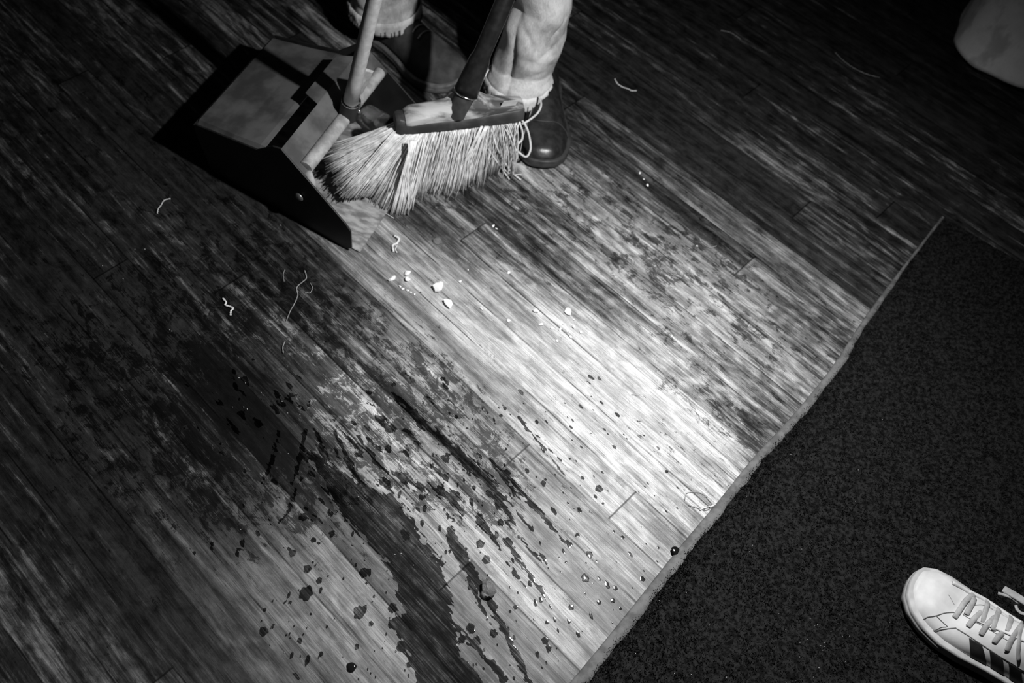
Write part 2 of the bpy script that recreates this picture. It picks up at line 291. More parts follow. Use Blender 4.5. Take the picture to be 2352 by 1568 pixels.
# ---------------------------------------------------------------- rug
def make_rug():
    a0, a1, a2 = P(1180, 1700), P(1300 + 13, 1568), P(2000 + 8, 700); corner = P(2160, 500); far = P(2400, 640)
    pts = [P(1180, 1712), P(1313, 1562), P(1440, 1408), P(1556, 1262), P(1650, 1150), P(1735, 1045), P(1810, 965), P(1905, 850), P(2003, 705), corner]
    e = spline(pts, 8)
    root = empty('rug', (1.2, .6, 0)); tag(root, 'dark short-pile rug with a pale bound edge lying over the boards at right', 'rug')
    # bound edge: rounded tape lying along the rug side
    mb = MB(); k = len(e); rows = []
    for i, p in enumerate(e):
        t = (e[min(i + 1, k - 1)] - e[max(i - 1, 0)]).normalized(); n = Vector((t.y, -t.x, 0))
        ww = (.0195 - .008 * i / k - .008 * max(0, i / k - .8) / .2) + .0012 * math.sin(i * .9) + .0008 * math.sin(i * 2.3)
        rows.append([p + n * (ww * q) + Vector((0, 0, z)) for q, z in ((0, .0003), (.02, .0032), (.14, .0058), (.4, .0072), (.7, .0070), (1.05, .0064), (1.15, .001))])
    m7 = 7
    mb.add([v for r in rows for v in r], [[i * m7 + j, (i + 1) * m7 + j, (i + 1) * m7 + j + 1, i * m7 + j + 1] for i in range(k - 1) for j in range(m7 - 1)])
    mb.build('binding', M['binding'], root)
    # backing slab
    inner = [r[5] for r in rows]
    far_pts = [far, far + Vector((1.2, -.75, 0)), Vector((2.4, -.6, 0)), Vector((.1, -.9, 0))]
    poly = [Vector((p.x, p.y, .0008)) for p in inner] + [Vector((p.x, p.y, .0008)) for p in far_pts]
    mb = MB(); mb.prism(poly, (0, 0, .0042)); mb.build('backing', M['pile'], root, smooth=False)
    # pile: short tufts, denser and ragged where they meet the tape
    ex = np.array([[p.x, p.y] for p in inner]); 
    def inside(x, y):
        res = np.zeros(x.shape, bool); q = [(p.x, p.y) for p in poly]; j = len(q) - 1
        for i in range(len(q)):
            xi, yi = q[i]; xj, yj = q[j]
            c = ((yi > y) != (yj > y)) & (x < (xj - xi) * (y - yi) / (yj - yi + 1e-12) + xi); res ^= c; j = i
        return res
    N = 230000; x = rng.uniform(.0, 1.35, N); y = rng.uniform(.1, 1.5, N); ok = inside(x, y); x, y = x[ok], y[ok]
    # tufts that lean out over the tape
    K = 9000; ii = rng.integers(0, len(ex), K); jit = rng.normal(0, .012, (K, 2)); bx = ex[ii] + jit; ok = inside(bx[:, 0] + .004, bx[:, 1] - .003)
    x = np.concatenate([x, bx[ok, 0] - .0]); y = np.concatenate([y, bx[ok, 1]])
    n = len(x); ang = rng.uniform(0, 2 * math.pi, n); wd = rng.uniform(.0006, .0015, n); lean = rng.normal(0, .0026, (n, 2))
    clump = .75 + .35 * np.sin(x * 90 + 3 * np.sin(y * 37)) * np.sin(y * 80 + 2 * np.sin(x * 41)); hh = rng.uniform(.004, .0085, n) * clump
    dx, dy = np.cos(ang) * wd, np.sin(ang) * wd; z0 = np.full(n, .0045)
    v = np.empty((n, 3, 3)); v[:, 0] = np.stack([x - dx, y - dy, z0], 1); v[:, 1] = np.stack([x + dx, y + dy, z0], 1); v[:, 2] = np.stack([x + lean[:, 0], y + lean[:, 1], z0 + hh], 1)
    me = bpy.data.meshes.new('pile'); me.vertices.add(n * 3); me.vertices.foreach_set('co', v.ravel()); me.loops.add(n * 3); me.loops.foreach_set('vertex_index', np.arange(n * 3))
    me.polygons.add(n); me.polygons.foreach_set('loop_start', np.arange(n) * 3); me.polygons.foreach_set('loop_total', np.full(n, 3)); me.update(); me.validate(); me.materials.append(M['pile'])
    o = bpy.data.objects.new('pile', me); COL.objects.link(o); me.transform(Matrix.Translation((-1.2, -.6, 0))); o.parent = root; o['kind'] = 'stuff'
make_rug()

# ---------------------------------------------------------------- spilled liquid
def vnoise(x, y, seed):
    r = np.random.default_rng(seed); g = r.uniform(-1, 1, (257, 257))
    xi, yi = np.floor(x).astype(int), np.floor(y).astype(int); fx, fy = x - xi, y - yi; fx = fx * fx * (3 - 2 * fx); fy = fy * fy * (3 - 2 * fy); xi &= 255; yi &= 255
    return (g[xi, yi] * (1 - fx) + g[xi + 1, yi] * fx) * (1 - fy) + (g[xi, yi + 1] * (1 - fx) + g[xi + 1, yi + 1] * fx) * fy
def fbm(x, y, seed, o=4):
    s = 0; a = .5
    for k in range(o): s = s + a * vnoise(x + k * 17.3, y + k * 9.1, seed + k); x = x * 2.03; y = y * 2.03; a *= .55
    return s
def make_spill():
    c, s = math.cos(PA), math.sin(PA); st = .0014
    # frame: board direction u, across v
    u0, u1, v0, v1 = -1.05, .02, .06, .78
    U, V = np.meshgrid(np.arange(u0, u1, st), np.arange(v0, v1, st), indexing='ij'); X = U * c - V * s; Y = U * s + V * c
    def q(px, py): p = P(px, py); return p.x, p.y
    D = np.full(X.shape, -1.0)
    def seg(pts, ws, amp=1.0):
        nonlocal D
        for (a, b, wa, wb) in zip(pts[:-1], pts[1:], ws[:-1], ws[1:]):
            ax, ay = q(*a); bx, by = q(*b); dx, dy = bx - ax, by - ay; L = dx * dx + dy * dy
            t = np.clip(((X - ax) * dx + (Y - ay) * dy) / L, 0, 1); d = np.hypot(X - ax - t * dx, Y - ay - t * dy)
            D = np.maximum(D, (wa + (wb - wa) * t) - d)
    # main body as overlapping wide strokes
    seg([(720, 1050), (790, 1130), (870, 1190), (930, 1260), (975, 1350), (990, 1440), (1010, 1520), (1030, 1620)], [.010, .026, .040, .036, .040, .036, .032, .052])
    seg([(940, 1430), (985, 1500), (1040, 1600)], [.02, .03, .05])
    seg([(905, 905), (985, 985), (1060, 1050), (1110, 1085), (1150, 1150), (1180, 1205)], [.001, .007, .010, .011, .008, .003])
    seg([(880, 1080), (960, 1110), (1040, 1140), (1060, 1190)], [.004, .009, .012, .003])
    core = D.copy()
    streaks = [([(1160, 1083), (1215, 1150), (1260, 1200), (1296, 1245)], [.004, .0035, .003, .0008]), ([(1126, 1104), (1180, 1170), (1224, 1220)], [.004, .002, .001]),
     ([(1130, 1060), (1165, 1110), (1205, 1160)], [.005, .003, .001]), ([(1164, 1241), (1211, 1313), (1245, 1360), (1275, 1415)], [.006, .0025, .0045, .0008]),
     ([(1035, 1215), (1041, 1241), (1075, 1305), (1105, 1347)], [.006, .010, .009, .006]), ([(1122, 1377), (1160, 1450), (1190, 1513), (1215, 1565)], [.006, .004, .006, .003]),
     ([(1075, 1326), (1100, 1381), (1126, 1432)], [.004, .0035, .001]), ([(1032, 1424), (1117, 1513), (1160, 1560)], [.0015, .003, .006]), ([(1100, 1190), (1135, 1240), (1150, 1262)], [.006, .004, .001]),
     ([(1165, 1200), (1205, 1250), (1245, 1290)], [.003, .002, .001]), ([(1236, 1262), (1252, 1290), (1262, 1305)], [.001, .0025, .0008]), ([(1165, 1290), (1192, 1330), (1205, 1350)], [.001, .002, .0008]),
     ([(1190, 960), (1250, 1030), (1296, 1090)], [.004, .002, .0006]), ([(1210, 980), (1290, 1060)], [.002, .0006]), ([(720, 980), (742, 1040), (765, 1110)], [.002, .006, .002]), ([(770, 990), (800, 1060), (826, 1110)], [.002, .005, .004]),
     ([(700, 990), (690, 1050), (672, 1110)], [.002, .005, .001]), ([(690, 1100), (660, 1180), (640, 1200)], [.001, .004, .001]), ([(640, 990), (625, 1060), (600, 1110)], [.002, .004, .001]), ([(820, 1000), (870, 1070), (900, 1130)], [.002, .005, .004]),
     ([(560, 1240), (545, 1275)], [.0025, .0015]), ([(424, 1270), (410, 1300), (395, 1318)], [.0045, .003, .001]), ([(447, 1270), (440, 1298)], [.004, .001]), ([(490, 1245), (484, 1275)], [.002, .001]), ([(266, 1434), (250, 1458)], [.0015, .001])]
    for a, b in streaks: seg(a, b)
    n1 = fbm(U * 22, V * 60, 3); n2 = fbm(U * 90, V * 260, 9)
    n0 = fbm(U * 60 + 9, V * 330, 33, 3); F = D + n0 * .011 * np.clip((core + .03) / .03, 0, 1) + n1 * .012 * np.clip((core + .02) / .03, .12, 1) + n2 * (.0022 + .0045 * (core < -.004))
    # loose blotches round the body
    bx, by = q(860, 1010); m1 = np.exp(-(((X - bx) ** 2 + (Y - by) ** 2) / .028)); bx, by = q(1010, 1080); m1 = np.maximum(m1, .9 * np.exp(-(((X - bx) ** 2 + (Y - by) ** 2) / .018)))
    bx, by = q(600, 930); m1 = np.maximum(m1, 1.15 * np.exp(-(((X - bx) ** 2 + (Y - by) ** 2) / .012)))
    bx, by = q(700, 1120); m1 = np.maximum(m1, .8 * np.exp(-(((X - bx) ** 2 + (Y - by) ** 2) / .018)))
    n3 = fbm(U * 38 + 5, V * 85, 21, 5)
    F = np.maximum(F, (n3 * .030 + .015 * m1 - .024))
    # drops
    drops = [(1354, 1273, 7), (1344, 1327, 8), (1413, 1350, 5), (1376, 1122, 9), (1476, 1329, 5), (703, 1362, 13), (605, 1450, 9), (825, 1406, 12), (675, 1557, 10), (706, 1306, 8), (672, 1270, 7), (733, 1333, 6), (608, 1400, 4),
      (696, 1187, 9), (834, 1314, 8), (1081, 1443, 9), (1134, 1454, 8), (1094, 1473, 9), (1132, 1522, 7), (1252, 1471, 7), (1260, 1488, 6), (1117, 1285, 9), (1103, 1249, 9), (1312, 1394, 6), (1184, 1394, 5), (1060, 1469, 7), (921, 1484, 9), (904, 1432, 11),
      (902, 1396, 9), (836, 1315, 9), (939, 1526, 5), (1326, 1229, 5), (1385, 1156, 3), (1300, 1291, 3), (1256, 1429, 4), (1408, 1379, 5), (1425, 1397, 3), (688, 1470, 5), (852, 1432, 5), (760, 1180, 6), (1150, 1200, 7), (720, 1240, 6)]
    r = random.Random(5)
    def d1(px, py, rp, el=1.3):
        nonlocal F
        x, y = q(px, py); rm = rp / 1330; sl = (abs(X - x) < rm * 4) & (abs(Y - y) < rm * 4)
        if not sl.any(): return
        a = math.atan2(y - 1.02, x + .17) + r.uniform(-.15, .15); dx, dy = X[sl] - x, Y[sl] - y
        du = (dx * math.cos(a) + dy * math.sin(a)) / el; dv = -dx * math.sin(a) + dy * math.cos(a); th = np.arctan2(dv, du)
        F[sl] = np.maximum(F[sl], rm * (1 + .06 * np.sin(3 * th + px) + .09 * np.sin(5 * th + py) + .06 * np.sin(8 * th)) - np.hypot(du, dv))
    for a in drops: d1(*a, r.uniform(1.0, 1.25))
    for k in range(420):
        ang = r.uniform(-.25, 2.15); rad = 140 + 560 * r.random() ** .8; px, py = 860 + math.cos(ang) * rad * 1.05, 980 + math.sin(ang) * rad
        if 0 < px < 1640 and py < 1600 and py < 1568 - (px - 1300) * 1.22 + 0: d1(px, py, 1.5 + 3.2 * r.random() ** 3, r.uniform(1, 2.6))
    # contour (marching squares) into one thin, slightly domed film
    nx, ny = F.shape; Fm = F; inn = Fm > 0; verts = []; faces = []; cache = {}
    Hh = .00015 + np.minimum(.0005, np.maximum(Fm, 0) * .035)
    def vert(key, i, j, t=None, di=0, dj=0):
        if key in cache: return cache[key]
        if t is None: u, v, z = U[i, j], V[i, j], Hh[i, j]
        else: u = U[i, j] + di * t * st; v = V[i, j] + dj * t * st; z = .00012
        cache[key] = len(verts); verts.append((u, v, z)); return cache[key]
    cells = inn[:-1, :-1] | inn[1:, :-1] | inn[:-1, 1:] | inn[1:, 1:]
    for i, j in zip(*np.nonzero(cells)):
        cs = [(i, j), (i + 1, j), (i + 1, j + 1), (i, j + 1)]; poly = []
        for k in range(4):
            a = cs[k]; b = cs[(k + 1) % 4]
            if inn[a]: poly.append(vert(('c', a), *a))
            if inn[a] != inn[b]:
                lo_, hi_ = (a, b) if a < b else (b, a); t = Fm[lo_] / (Fm[lo_] - Fm[hi_])
                poly.append(vert(('e', lo_, hi_), lo_[0], lo_[1], float(t), hi_[0] - lo_[0], hi_[1] - lo_[1]))
        if len(poly) >= 3: faces.append(poly)
    o = mesh('spilled_liquid', verts, faces, M['wet']); o.rotation_euler = (0, 0, PA)
    tag(o, 'dark spilled liquid splashed in streaks and drops across the boards', 'spill', kind='stuff')
make_spill()
# fat single drop with its glint at the bottom edge
def dome(name, c, r, h, mat, label, cat, sq=1.0, group=None):
    vs = []; fs = []; n = 18; m_ = 5; rr = random.Random(int(c.x * 9999))
    for i in range(m_):
        a = i / m_ * math.pi / 2
        for j in range(n):
            t = 2 * math.pi * j / n; w_ = 1 + .07 * math.sin(3 * t + c.x * 40) + .05 * math.sin(5 * t)
            vs.append(c + Vector((math.cos(t) * r * w_ * math.cos(a), math.sin(t) * r * sq * w_ * math.cos(a), h * math.sin(a) + .0004)))
    vs.append(c + Vector((0, 0, h + .0004)))
    for i in range(m_ - 1):
        for j in range(n): fs.append([i * n + j, i * n + (j + 1) % n, (i + 1) * n + (j + 1) % n, (i + 1) * n + j])
    for j in range(n): fs.append([(m_ - 1) * n + j, (m_ - 1) * n + (j + 1) % n, m_ * n])
    return tag(mesh(name, vs, fs, mat), label, cat, group)
M['drop'] = simple('dark_liquid_bead', .008, .012, .08, scale=10, bump=0, spec=.6)
dome('liquid_drop', P(807, 1532), .0075, .003, M['drop'], 'fat round black liquid drop with a bright glint near the bottom edge', 'drop')
dome('liquid_drop', P(1551, 1263, .0076), .0066, .0015, M['drop'], 'black drop sitting on the pale bound edge of the rug', 'drop')

# ---------------------------------------------------------------- dustpan
def make_dustpan():
    O = P(795, 572); root = empty('dustpan', O, math.radians(-15)); K = .158
    tag(root, 'long-handled black lobby dustpan standing on the boards with its mouth towards the broom', 'dustpan')
    yl = lambda x: -x * K
    yr = lambda x: .334 - x * .045
    side = [(-.335, 0), (-.002, 0), (.014, .012), (.016, .064), (.004, .080), (-.128, .193), (-.148, .187), (-.19, .152), (-.345, .122), (-.352, .10)]
    for f, sgn in ((yl, 1), (yr, -1)):
        mb = MB(); mb.prism([(x, f(x), z) for x, z in side], (0, .004 * sgn, 0)); mb.build('side_panel', M['panblack'], root, rel=False, smooth=False, bevel=.0012)
    mb = MB(); mb.prism([(-.336, yl(-.336), .001), (.028, .003, .001), (.028, .331, .001), (-.336, yr(-.336), .001)], (0, 0, .003)); mb.build('bottom_panel', M['panfloor'], root, rel=False, smooth=False)
    mb = MB(); mb.prism([(-.336, yl(-.336), .001), (-.336, yr(-.336), .001), (-.350, yr(-.350), .120), (-.350, yl(-.350), .120)], (.004, 0, 0)); mb.build('back_panel', M['panblack'], root, rel=False, smooth=False)
    # rear hood: slopes up forward
    mb = MB(); xs = [-.352, -.345, -.30, -.25, -.19, -.180]; zs = [.112, .1225, .1305, .139, .1525, .1525]; n = 9; vs = []; 
    for x, z in zip(xs, zs):
        for j in range(n):
            t = j / (n - 1); y = yl(x) + (yr(x) - yl(x)) * t; vs.append((x, y, z - (.012 if j in (0, n - 1) else 0) + .001))
    # flat shoulder just inside each side
    for i in range(len(xs)):
        vs[i * n + 1] = (xs[i], yl(xs[i]) + .014, zs[i] + .001); vs[i * n + n - 2] = (xs[i], yr(xs[i]) - .014, zs[i] + .001)
    mb.add(vs, [[i * n + j, (i + 1) * n + j, (i + 1) * n + j + 1, i * n + j + 1] for i in range(len(xs) - 1) for j in range(n - 1)])
    o = mb.build('rear_hood', M['pandust'], root, rel=False, smooth=False); s_ = o.modifiers.new('s', 'SOLIDIFY'); s_.thickness = .003
    # raised front hood with a stepped rear edge under the handle
    def slab(name, poly, mat, zf, th=-.004):
        mb = MB(); n = len(poly); top = [(x, y, zf(x)) for x, y in poly]; mb.add(top + [(x, y, zf(x) + th) for x, y in poly], [list(range(n)), [n + i for i in range(n)][::-1]] + [[i, (i + 1) % n, n + (i + 1) % n, n + i] for i in range(n)])
        return mb.build(name, mat, root, rel=False, smooth=False, bevel=.001)
    zsl = lambda x: .193 + (x + .128) * -.86
    slab('front_hood', [(-.128, yl(-.128)), (-.078, yl(-.078)), (-.078, yr(-.078)), (-.128, yr(-.128))], M['pandust'], zsl)
    slab('handle_seat', [(-.162, .165), (-.127, .150), (-.127, .300), (-.162, .285)], M['pandust'], lambda x: .1935)
    slab('riser', [(-.150, yl(-.15) + .004), (-.127, yl(-.127)), (-.127, yr(-.127)), (-.150, yr(-.15) - .004)], M['panblack'], lambda x: .150 + (x + .150) * 1.85)
    mb = MB(); mb.prism([(-.150, yl(-.15), .148), (-.150, yr(-.15), .148), (-.150, yr(-.15), .154), (-.150, yl(-.15), .154)], (.004, 0, 0))
    for y0 in (.170, .280): mb.prism([(-.158, y0, .15), (-.128, y0, .15), (-.128, y0, .190), (-.158, y0, .190)], (0, .003, 0))
    mb.build('rib', M['panblack'], root, rel=False, smooth=False)
    # groove seal (dark rubber) and pale tube along the hood front
    a, b = P(702, 385, .158), P(873, 166, .158); d = (b - a).normalized()
    off = Vector((-.022, .004, 0)); mb = MB(); mb.tube([a + off - d * .005, b + off], .0055, 8); mb.build('hood_edge', M['pandust'], root)
    mid = a.lerp(b, .60); mb = MB()
    mb.tube([a, a.lerp(b, .53)], .0135, 14); mb.tube([a.lerp(b, .66), b], .0120, 14); mb.tube([a.lerp(b, .5), a.lerp(b, .7)], .009, 12)
    mb.build('front_tube', M['panbar'], root, bevel=.001)
    mb = MB(); mb.tube([a + Vector((.004, -.004, -.004)), a + Vector((.012, -.010, -.03)), a + Vector((.012, -.004, -.052))], [.008, .007, .004], 8); mb.build('tube_end_hook', M['panbar'], root)
    base = P(800, 258, .165); top = P(864, -20, .468); hd = (top - base).normalized(); s0 = base
    mb = MB(); mb.tube([s0 - hd * .012, s0 + hd * .034], [.0185, .0175], 16); mb.build('handle_ferrule', M['panblack'], root, bevel=.001)
    p1 = s0 + hd * .034; mb = MB(); mb.tube([p1, p1 + hd * .003], .0187, 24); mb.build('ferrule_ring', M['chrome'], root)
    mb = MB(); q = [p1 + hd * .002, p1 + hd * .06, p1 + hd * .3, p1 + hd * .85]; mb.tube(q, [.0150, .0132, .0125, .0125], 20); h = mb.build('handle', M['metal'], root)
    mb = MB(); mb.tube([q[-1], q[-1] + hd * .11], [.016, .016], 16); mb.build('handle_grip', M['panblack'], root, bevel=.003)
    bk = p1 + hd * .055 + Vector((.012, .008, 0)); mb = MB(); mb.prism([s0 + Vector((.004, .010, .02)), s0 + Vector((.020, .034, .020)), bk + Vector((.014, .018, .004)), bk + Vector((.002, .004, .02))], (.002, .005, .002)); mb.build('handle_gusset', M['metal'], root, smooth=False, bevel=.001)
    rv = P(803, 252, .19); mb = MB(); rv2 = s0 + Vector((.022, -.004, .012))
    mb.add(*uvs(rv2, .004)); mb.build('rivet', M['chrome'], root)
    mb = MB(); bc = Vector((-.100, yl(-.100) - .001, .086)); ax = Vector((-.15, -1, 0)).normalized()
    mb.tube([bc, bc + ax * .003, bc + ax * .005, bc + ax * .006], [.0095, .009, .006, .002], 18); mb.build('side_bolt', M['chromebolt'], root, rel=False)
    return root
def uvs(c, r, sz=1.0, n=10, m_=6):
    vs = [c + Vector((0, 0, -r * sz))]; fs = []
    for i in range(1, m_):
        a = -math.pi / 2 + math.pi * i / m_
        for j in range(n): t = 2 * math.pi * j / n; vs.append(c + Vector((math.cos(t) * math.cos(a) * r, math.sin(t) * math.cos(a) * r, math.sin(a) * r * sz)))
    vs.append(c + Vector((0, 0, r * sz))); L = len(vs) - 1
    for j in range(n):
        fs.append([0, 1 + (j + 1) % n, 1 + j]); fs.append([L, L - n + j, L - n + (j + 1) % n])
        for i in range(m_ - 2): fs.append([1 + i * n + j, 1 + i * n + (j + 1) % n, 1 + (i + 1) * n + (j + 1) % n, 1 + (i + 1) * n + j])
    return vs, fs
M['chromebolt'] = simple('dull_bolt', .25, .35, .35, metal=.8, scale=60, bump=0)
make_dustpan()

# ---------------------------------------------------------------- broom
def make_broom():
    A, B = P(921, 292, .138), P(1194, 262, .138); root = empty('broom', (A.x * .5 + B.x * .5, A.y * .5 + B.y * .5, 0)); tag(root, 'push broom with pale frayed straw bristles, grey wooden head and black handle', 'broom')
    d = (B - A).normalized(); L = (B - A).length; n = Vector((d.y, -d.x, 0)); upv = Vector((.0, .10, .995)).normalized()
    def ring(s, half, z0, z1, back=0): return s
    # cap band: 2.4 cm tall, 4.6 cm deep
    def loft(secs, name, mat):   # secs: (s, z0, z1, half0, half1)
        mb = MB(); vs = []; m_ = 8
        for (s, z0, z1, h0, h1) in secs:
            c = A + d * s
            for (q, z) in ((h0, z0), (h0, z0 * .4 + z1 * .6), (h1 * .85, z1 - .002), (h1 * .5, z1), (-h1 * .5, z1), (-h1 * .85, z1 - .002), (-h0, z0 * .4 + z1 * .6), (-h0, z0)): vs.append(c + n * q + upv * z)
        k = len(secs); mb.add(vs, [[i * m_ + j, i * m_ + (j + 1) % m_, (i + 1) * m_ + (j + 1) % m_, (i + 1) * m_ + j] for i in range(k - 1) for j in range(m_)] + [list(range(m_))[::-1], [(k - 1) * m_ + j for j in range(m_)]])
        return mb.build(name, mat, root, bevel=.0015)
    loft([(-.012, .002, .030, .018, .014), (-.004, .0, .032, .021, .017), (.004, .0, .030, .021, .018), (.012, 0, .021, .022, .022), (.02, 0, .021, .023, .023), (L * .5, 0, .022, .024, .024), (L - .01, 0, .026, .022, .020), (L + .004, 0, .026, .018, .016)], 'bristle_cap', M['broomcap'])
    loft([(.006, .019, .030, .021, .017), (.018, .019, .040, .023, .017), (L * .2, .020, .044, .022, .014), (L * .36, .020, .050, .022, .014), (L * .46, .021, .062, .023, .019), (L * .60, .021, .062, .023, .019), (L * .70, .023, .050, .021, .013), (L * .86, .025, .040, .018, .011), (L + .002, .025, .034, .015, .010)], 'head_block', M['broomwood'])
    # socket + handle
    hb = P(1060, 236, .19); ht = P(1168, -20, .40); hd = (ht - hb).normalized()
    mb = MB(); mb.tube([hb - hd * .030, hb - hd * .004, hb + hd * .022], [.0165, .0185, .0205], 18); mb.build('socket', M['broomcap'], root, bevel=.002)
    mb = MB(); r0 = hb + hd * .022; mb.tube([r0, r0 + hd * .0025], .0245, 26); mb.build('socket_ring', M['chrome'], root)
    mb = MB(); mb.tube([r0 + hd * .002, r0 + hd * .03, r0 + hd * .07, r0 + hd * .085, r0 + hd * .98], [.0235, .022, .020, .0165, .0160], 22); mb.build('handle', M['blackhandle'], root)
    # sticker
    s0 = A + d * (L * .80) + upv * .0405 + n * .0165; mb = MB(); e1 = d * .030; e2 = (upv * .016 + n * .006)
    mb.prism([s0 - e2 * .2, s0 + e1 - e2 * .2, s0 + e1 * 1.15 - e2 * -.9, s0 + e1 * .12 - e2 * -1.0], n * .0008); mb.build('sticker', M['label'], root, smooth=False)
    # bristles
    tips = [(0, 745, 352, .065, 0), (.08, 752, 380, .060, .02), (.16, 772, 408, .050, .04), (.26, 792, 455, .032, .06), (.32, 818, 452, .028, .08), (.40, 858, 452, .012, .12), (.47, 880, 480, .004, .15), (.54, 930, 492, .002, .19), (.58, 948, 455, .002, .24),
            (.66, 985, 440, .002, .36), (.74, 1025, 446, .002, .50), (.82, 1068, 430, .002, .64), (.9, 1112, 408, .002, .80), (.96, 1145, 396, .004, .92), (1.0, 1172, 385, .006, 1.0)]
    def tip(t):
        for a, b in zip(tips[:-1], tips[1:]):
            if t <= b[0]:
                k = (t - a[0]) / (b[0] - a[0]); return [a[i] + (b[i] - a[i]) * k for i in range(1, 5)]
        return list(tips[-1][1:])
    mb = MB(); tones = []; r = random.Random(3)
    def straw(root_p, tip_p, rad, bend, tone, n_=5, seg=5):
        k0 = len(mb.v); mid = root_p.lerp(tip_p, .5) + bend; pts = []
        for i in range(seg + 1):
            t = i / seg; pts.append(root_p * (1 - t) ** 2 + mid * 2 * t * (1 - t) + tip_p * t * t)
        for p in pts: p.z = max(p.z, .0022)
        mb.tube(pts, [rad * (1 - .35 * i / seg) for i in range(seg + 1)], n_, flat=.6); tones.extend([tone] * (len(mb.v) - k0))
    for k in range(3200):
        t = r.random(); layer = r.random()
        if t < .17 and math.sin(t * 95) > -.2: continue
        px, py, h, u = tip(t); lay = (layer - .5) * 2
        rp = A + d * (L * min(1, max(0, u + r.gauss(0, .02))) * .97 + .004) + n * (lay * .019) + upv * .004
        ragged = r.gauss(0, 1) ; fl = r.random() ** 2
        tp = P(px + r.gauss(0, 7), py - abs(r.gauss(0, 12)) + 3, max(.0025, h + r.gauss(0, .004))) - n * 0
        if lay < 0: tp = tp + Vector((0, .018, .0)) * (-lay)
        if r.random() < .25: tp = rp.lerp(tp, r.uniform(.72, .95))
        rad = r.choice([.0007, .0009, .0011, .0015]) * (1.3 if t < .5 else 1)
        straw(rp, tp, rad, Vector((r.gauss(0, .004), r.gauss(0, .004), r.gauss(0, .003))), r.choice([.5, .72, .82, .88, .92]) * r.uniform(.85, 1.1))
    # a few thick bundles that read as bright bands
    for (x0, y0, x1, y1, h1, cnt, sp) in ((918, 296, 800, 432, .045, 20, 7), (945, 318, 912, 486, .004, 26, 9), (905, 290, 752, 362, .064, 9, 4), (912, 292, 770, 385, .058, 8, 4), (1110, 285, 1060, 420, .004, 14, 12)):
        for q in range(cnt):
            a_ = P(x0 + r.gauss(0, 5), y0 - 2, .142); b_ = P(x1 + r.gauss(0, sp), y1 + r.gauss(0, 3), h1); straw(a_ + n * .008, b_ + n * .006, .0017, Vector((0, -.002, .004)), r.uniform(.72, .85))
    # stray hooked fibres at the right end
    for k in range(16):
        u = r.uniform(.8, 1.0); rp = A + d * (L * u) + n * .014; tp = P(1160 + r.uniform(-25, 28), 395 + r.uniform(-12, 18), .003); straw(rp, tp, .0012, Vector((r.uniform(0, .03), r.uniform(-.02, .01), r.uniform(-.01, .03))), .78, 5, 8)
    for k in range(24):
        t = r.uniform(.5, .95); px, py, h, u = tip(t); rp = A + d * (L * u) + n * .016; tp = P(px + r.uniform(-25, 35), py + r.uniform(0, 22), .003); straw(rp, tp, .0007, Vector((r.uniform(-.01, .02), -.012, .0)), .75, 4, 8)
    o = mb.build('bristles', M['straw'], root); at = o.data.attributes.new('tone', 'FLOAT', 'POINT'); at.data.foreach_set('value', np.array(tones, np.float32)); o['kind'] = 'stuff'
    # long loose strands looping past the right end of the head
    def strand(pts, rad, nm='loose_strand'):
        mb = MB(); mb.tube(spline([P(x, y, h) for x, y, h in pts], 8), rad, 7); o = mb.build(nm, M['fibre'], root); return o
    strand([(1238, 222, .10), (1243, 240, .10), (1236, 258, .10), (1218, 274, .10), (1196, 286, .105), (1170, 290, .115), (1140, 286, .13), (1110, 276, .14)], .0022)
    strand([(1178, 262, .14), (1192, 282, .12), (1200, 305, .10), (1198, 322, .085), (1185, 331, .075), (1165, 328, .07)], .0024)
    strand([(1188, 262, .14), (1208, 290, .11), (1217, 320, .08), (1218, 345, .055), (1208, 360, .045), (1190, 348, .05), (1172, 330, .06)], .0022)
    strand([(1184, 290, .12), (1188, 320, .08), (1188, 345, .05), (1187, 358, .04)], .0013)
    strand([(1122, 160, .17), (1112, 178, .172), (1104, 194, .174), (1099, 209, .178)], .0017)
    strand([(1130, 300, .12), (1142, 340, .08), (1158, 370, .03), (1175, 395, .01), (1196, 413, .004)], .0018)
    strand([(1120, 340, .08), (1140, 370, .04), (1158, 395, .006), (1170, 412, .003)], .0015)
    strand([(1145, 370, .03), (1165, 395, .006), (1180, 400, .004), (1198, 401, .004)], .0012)
    return root
make_broom()

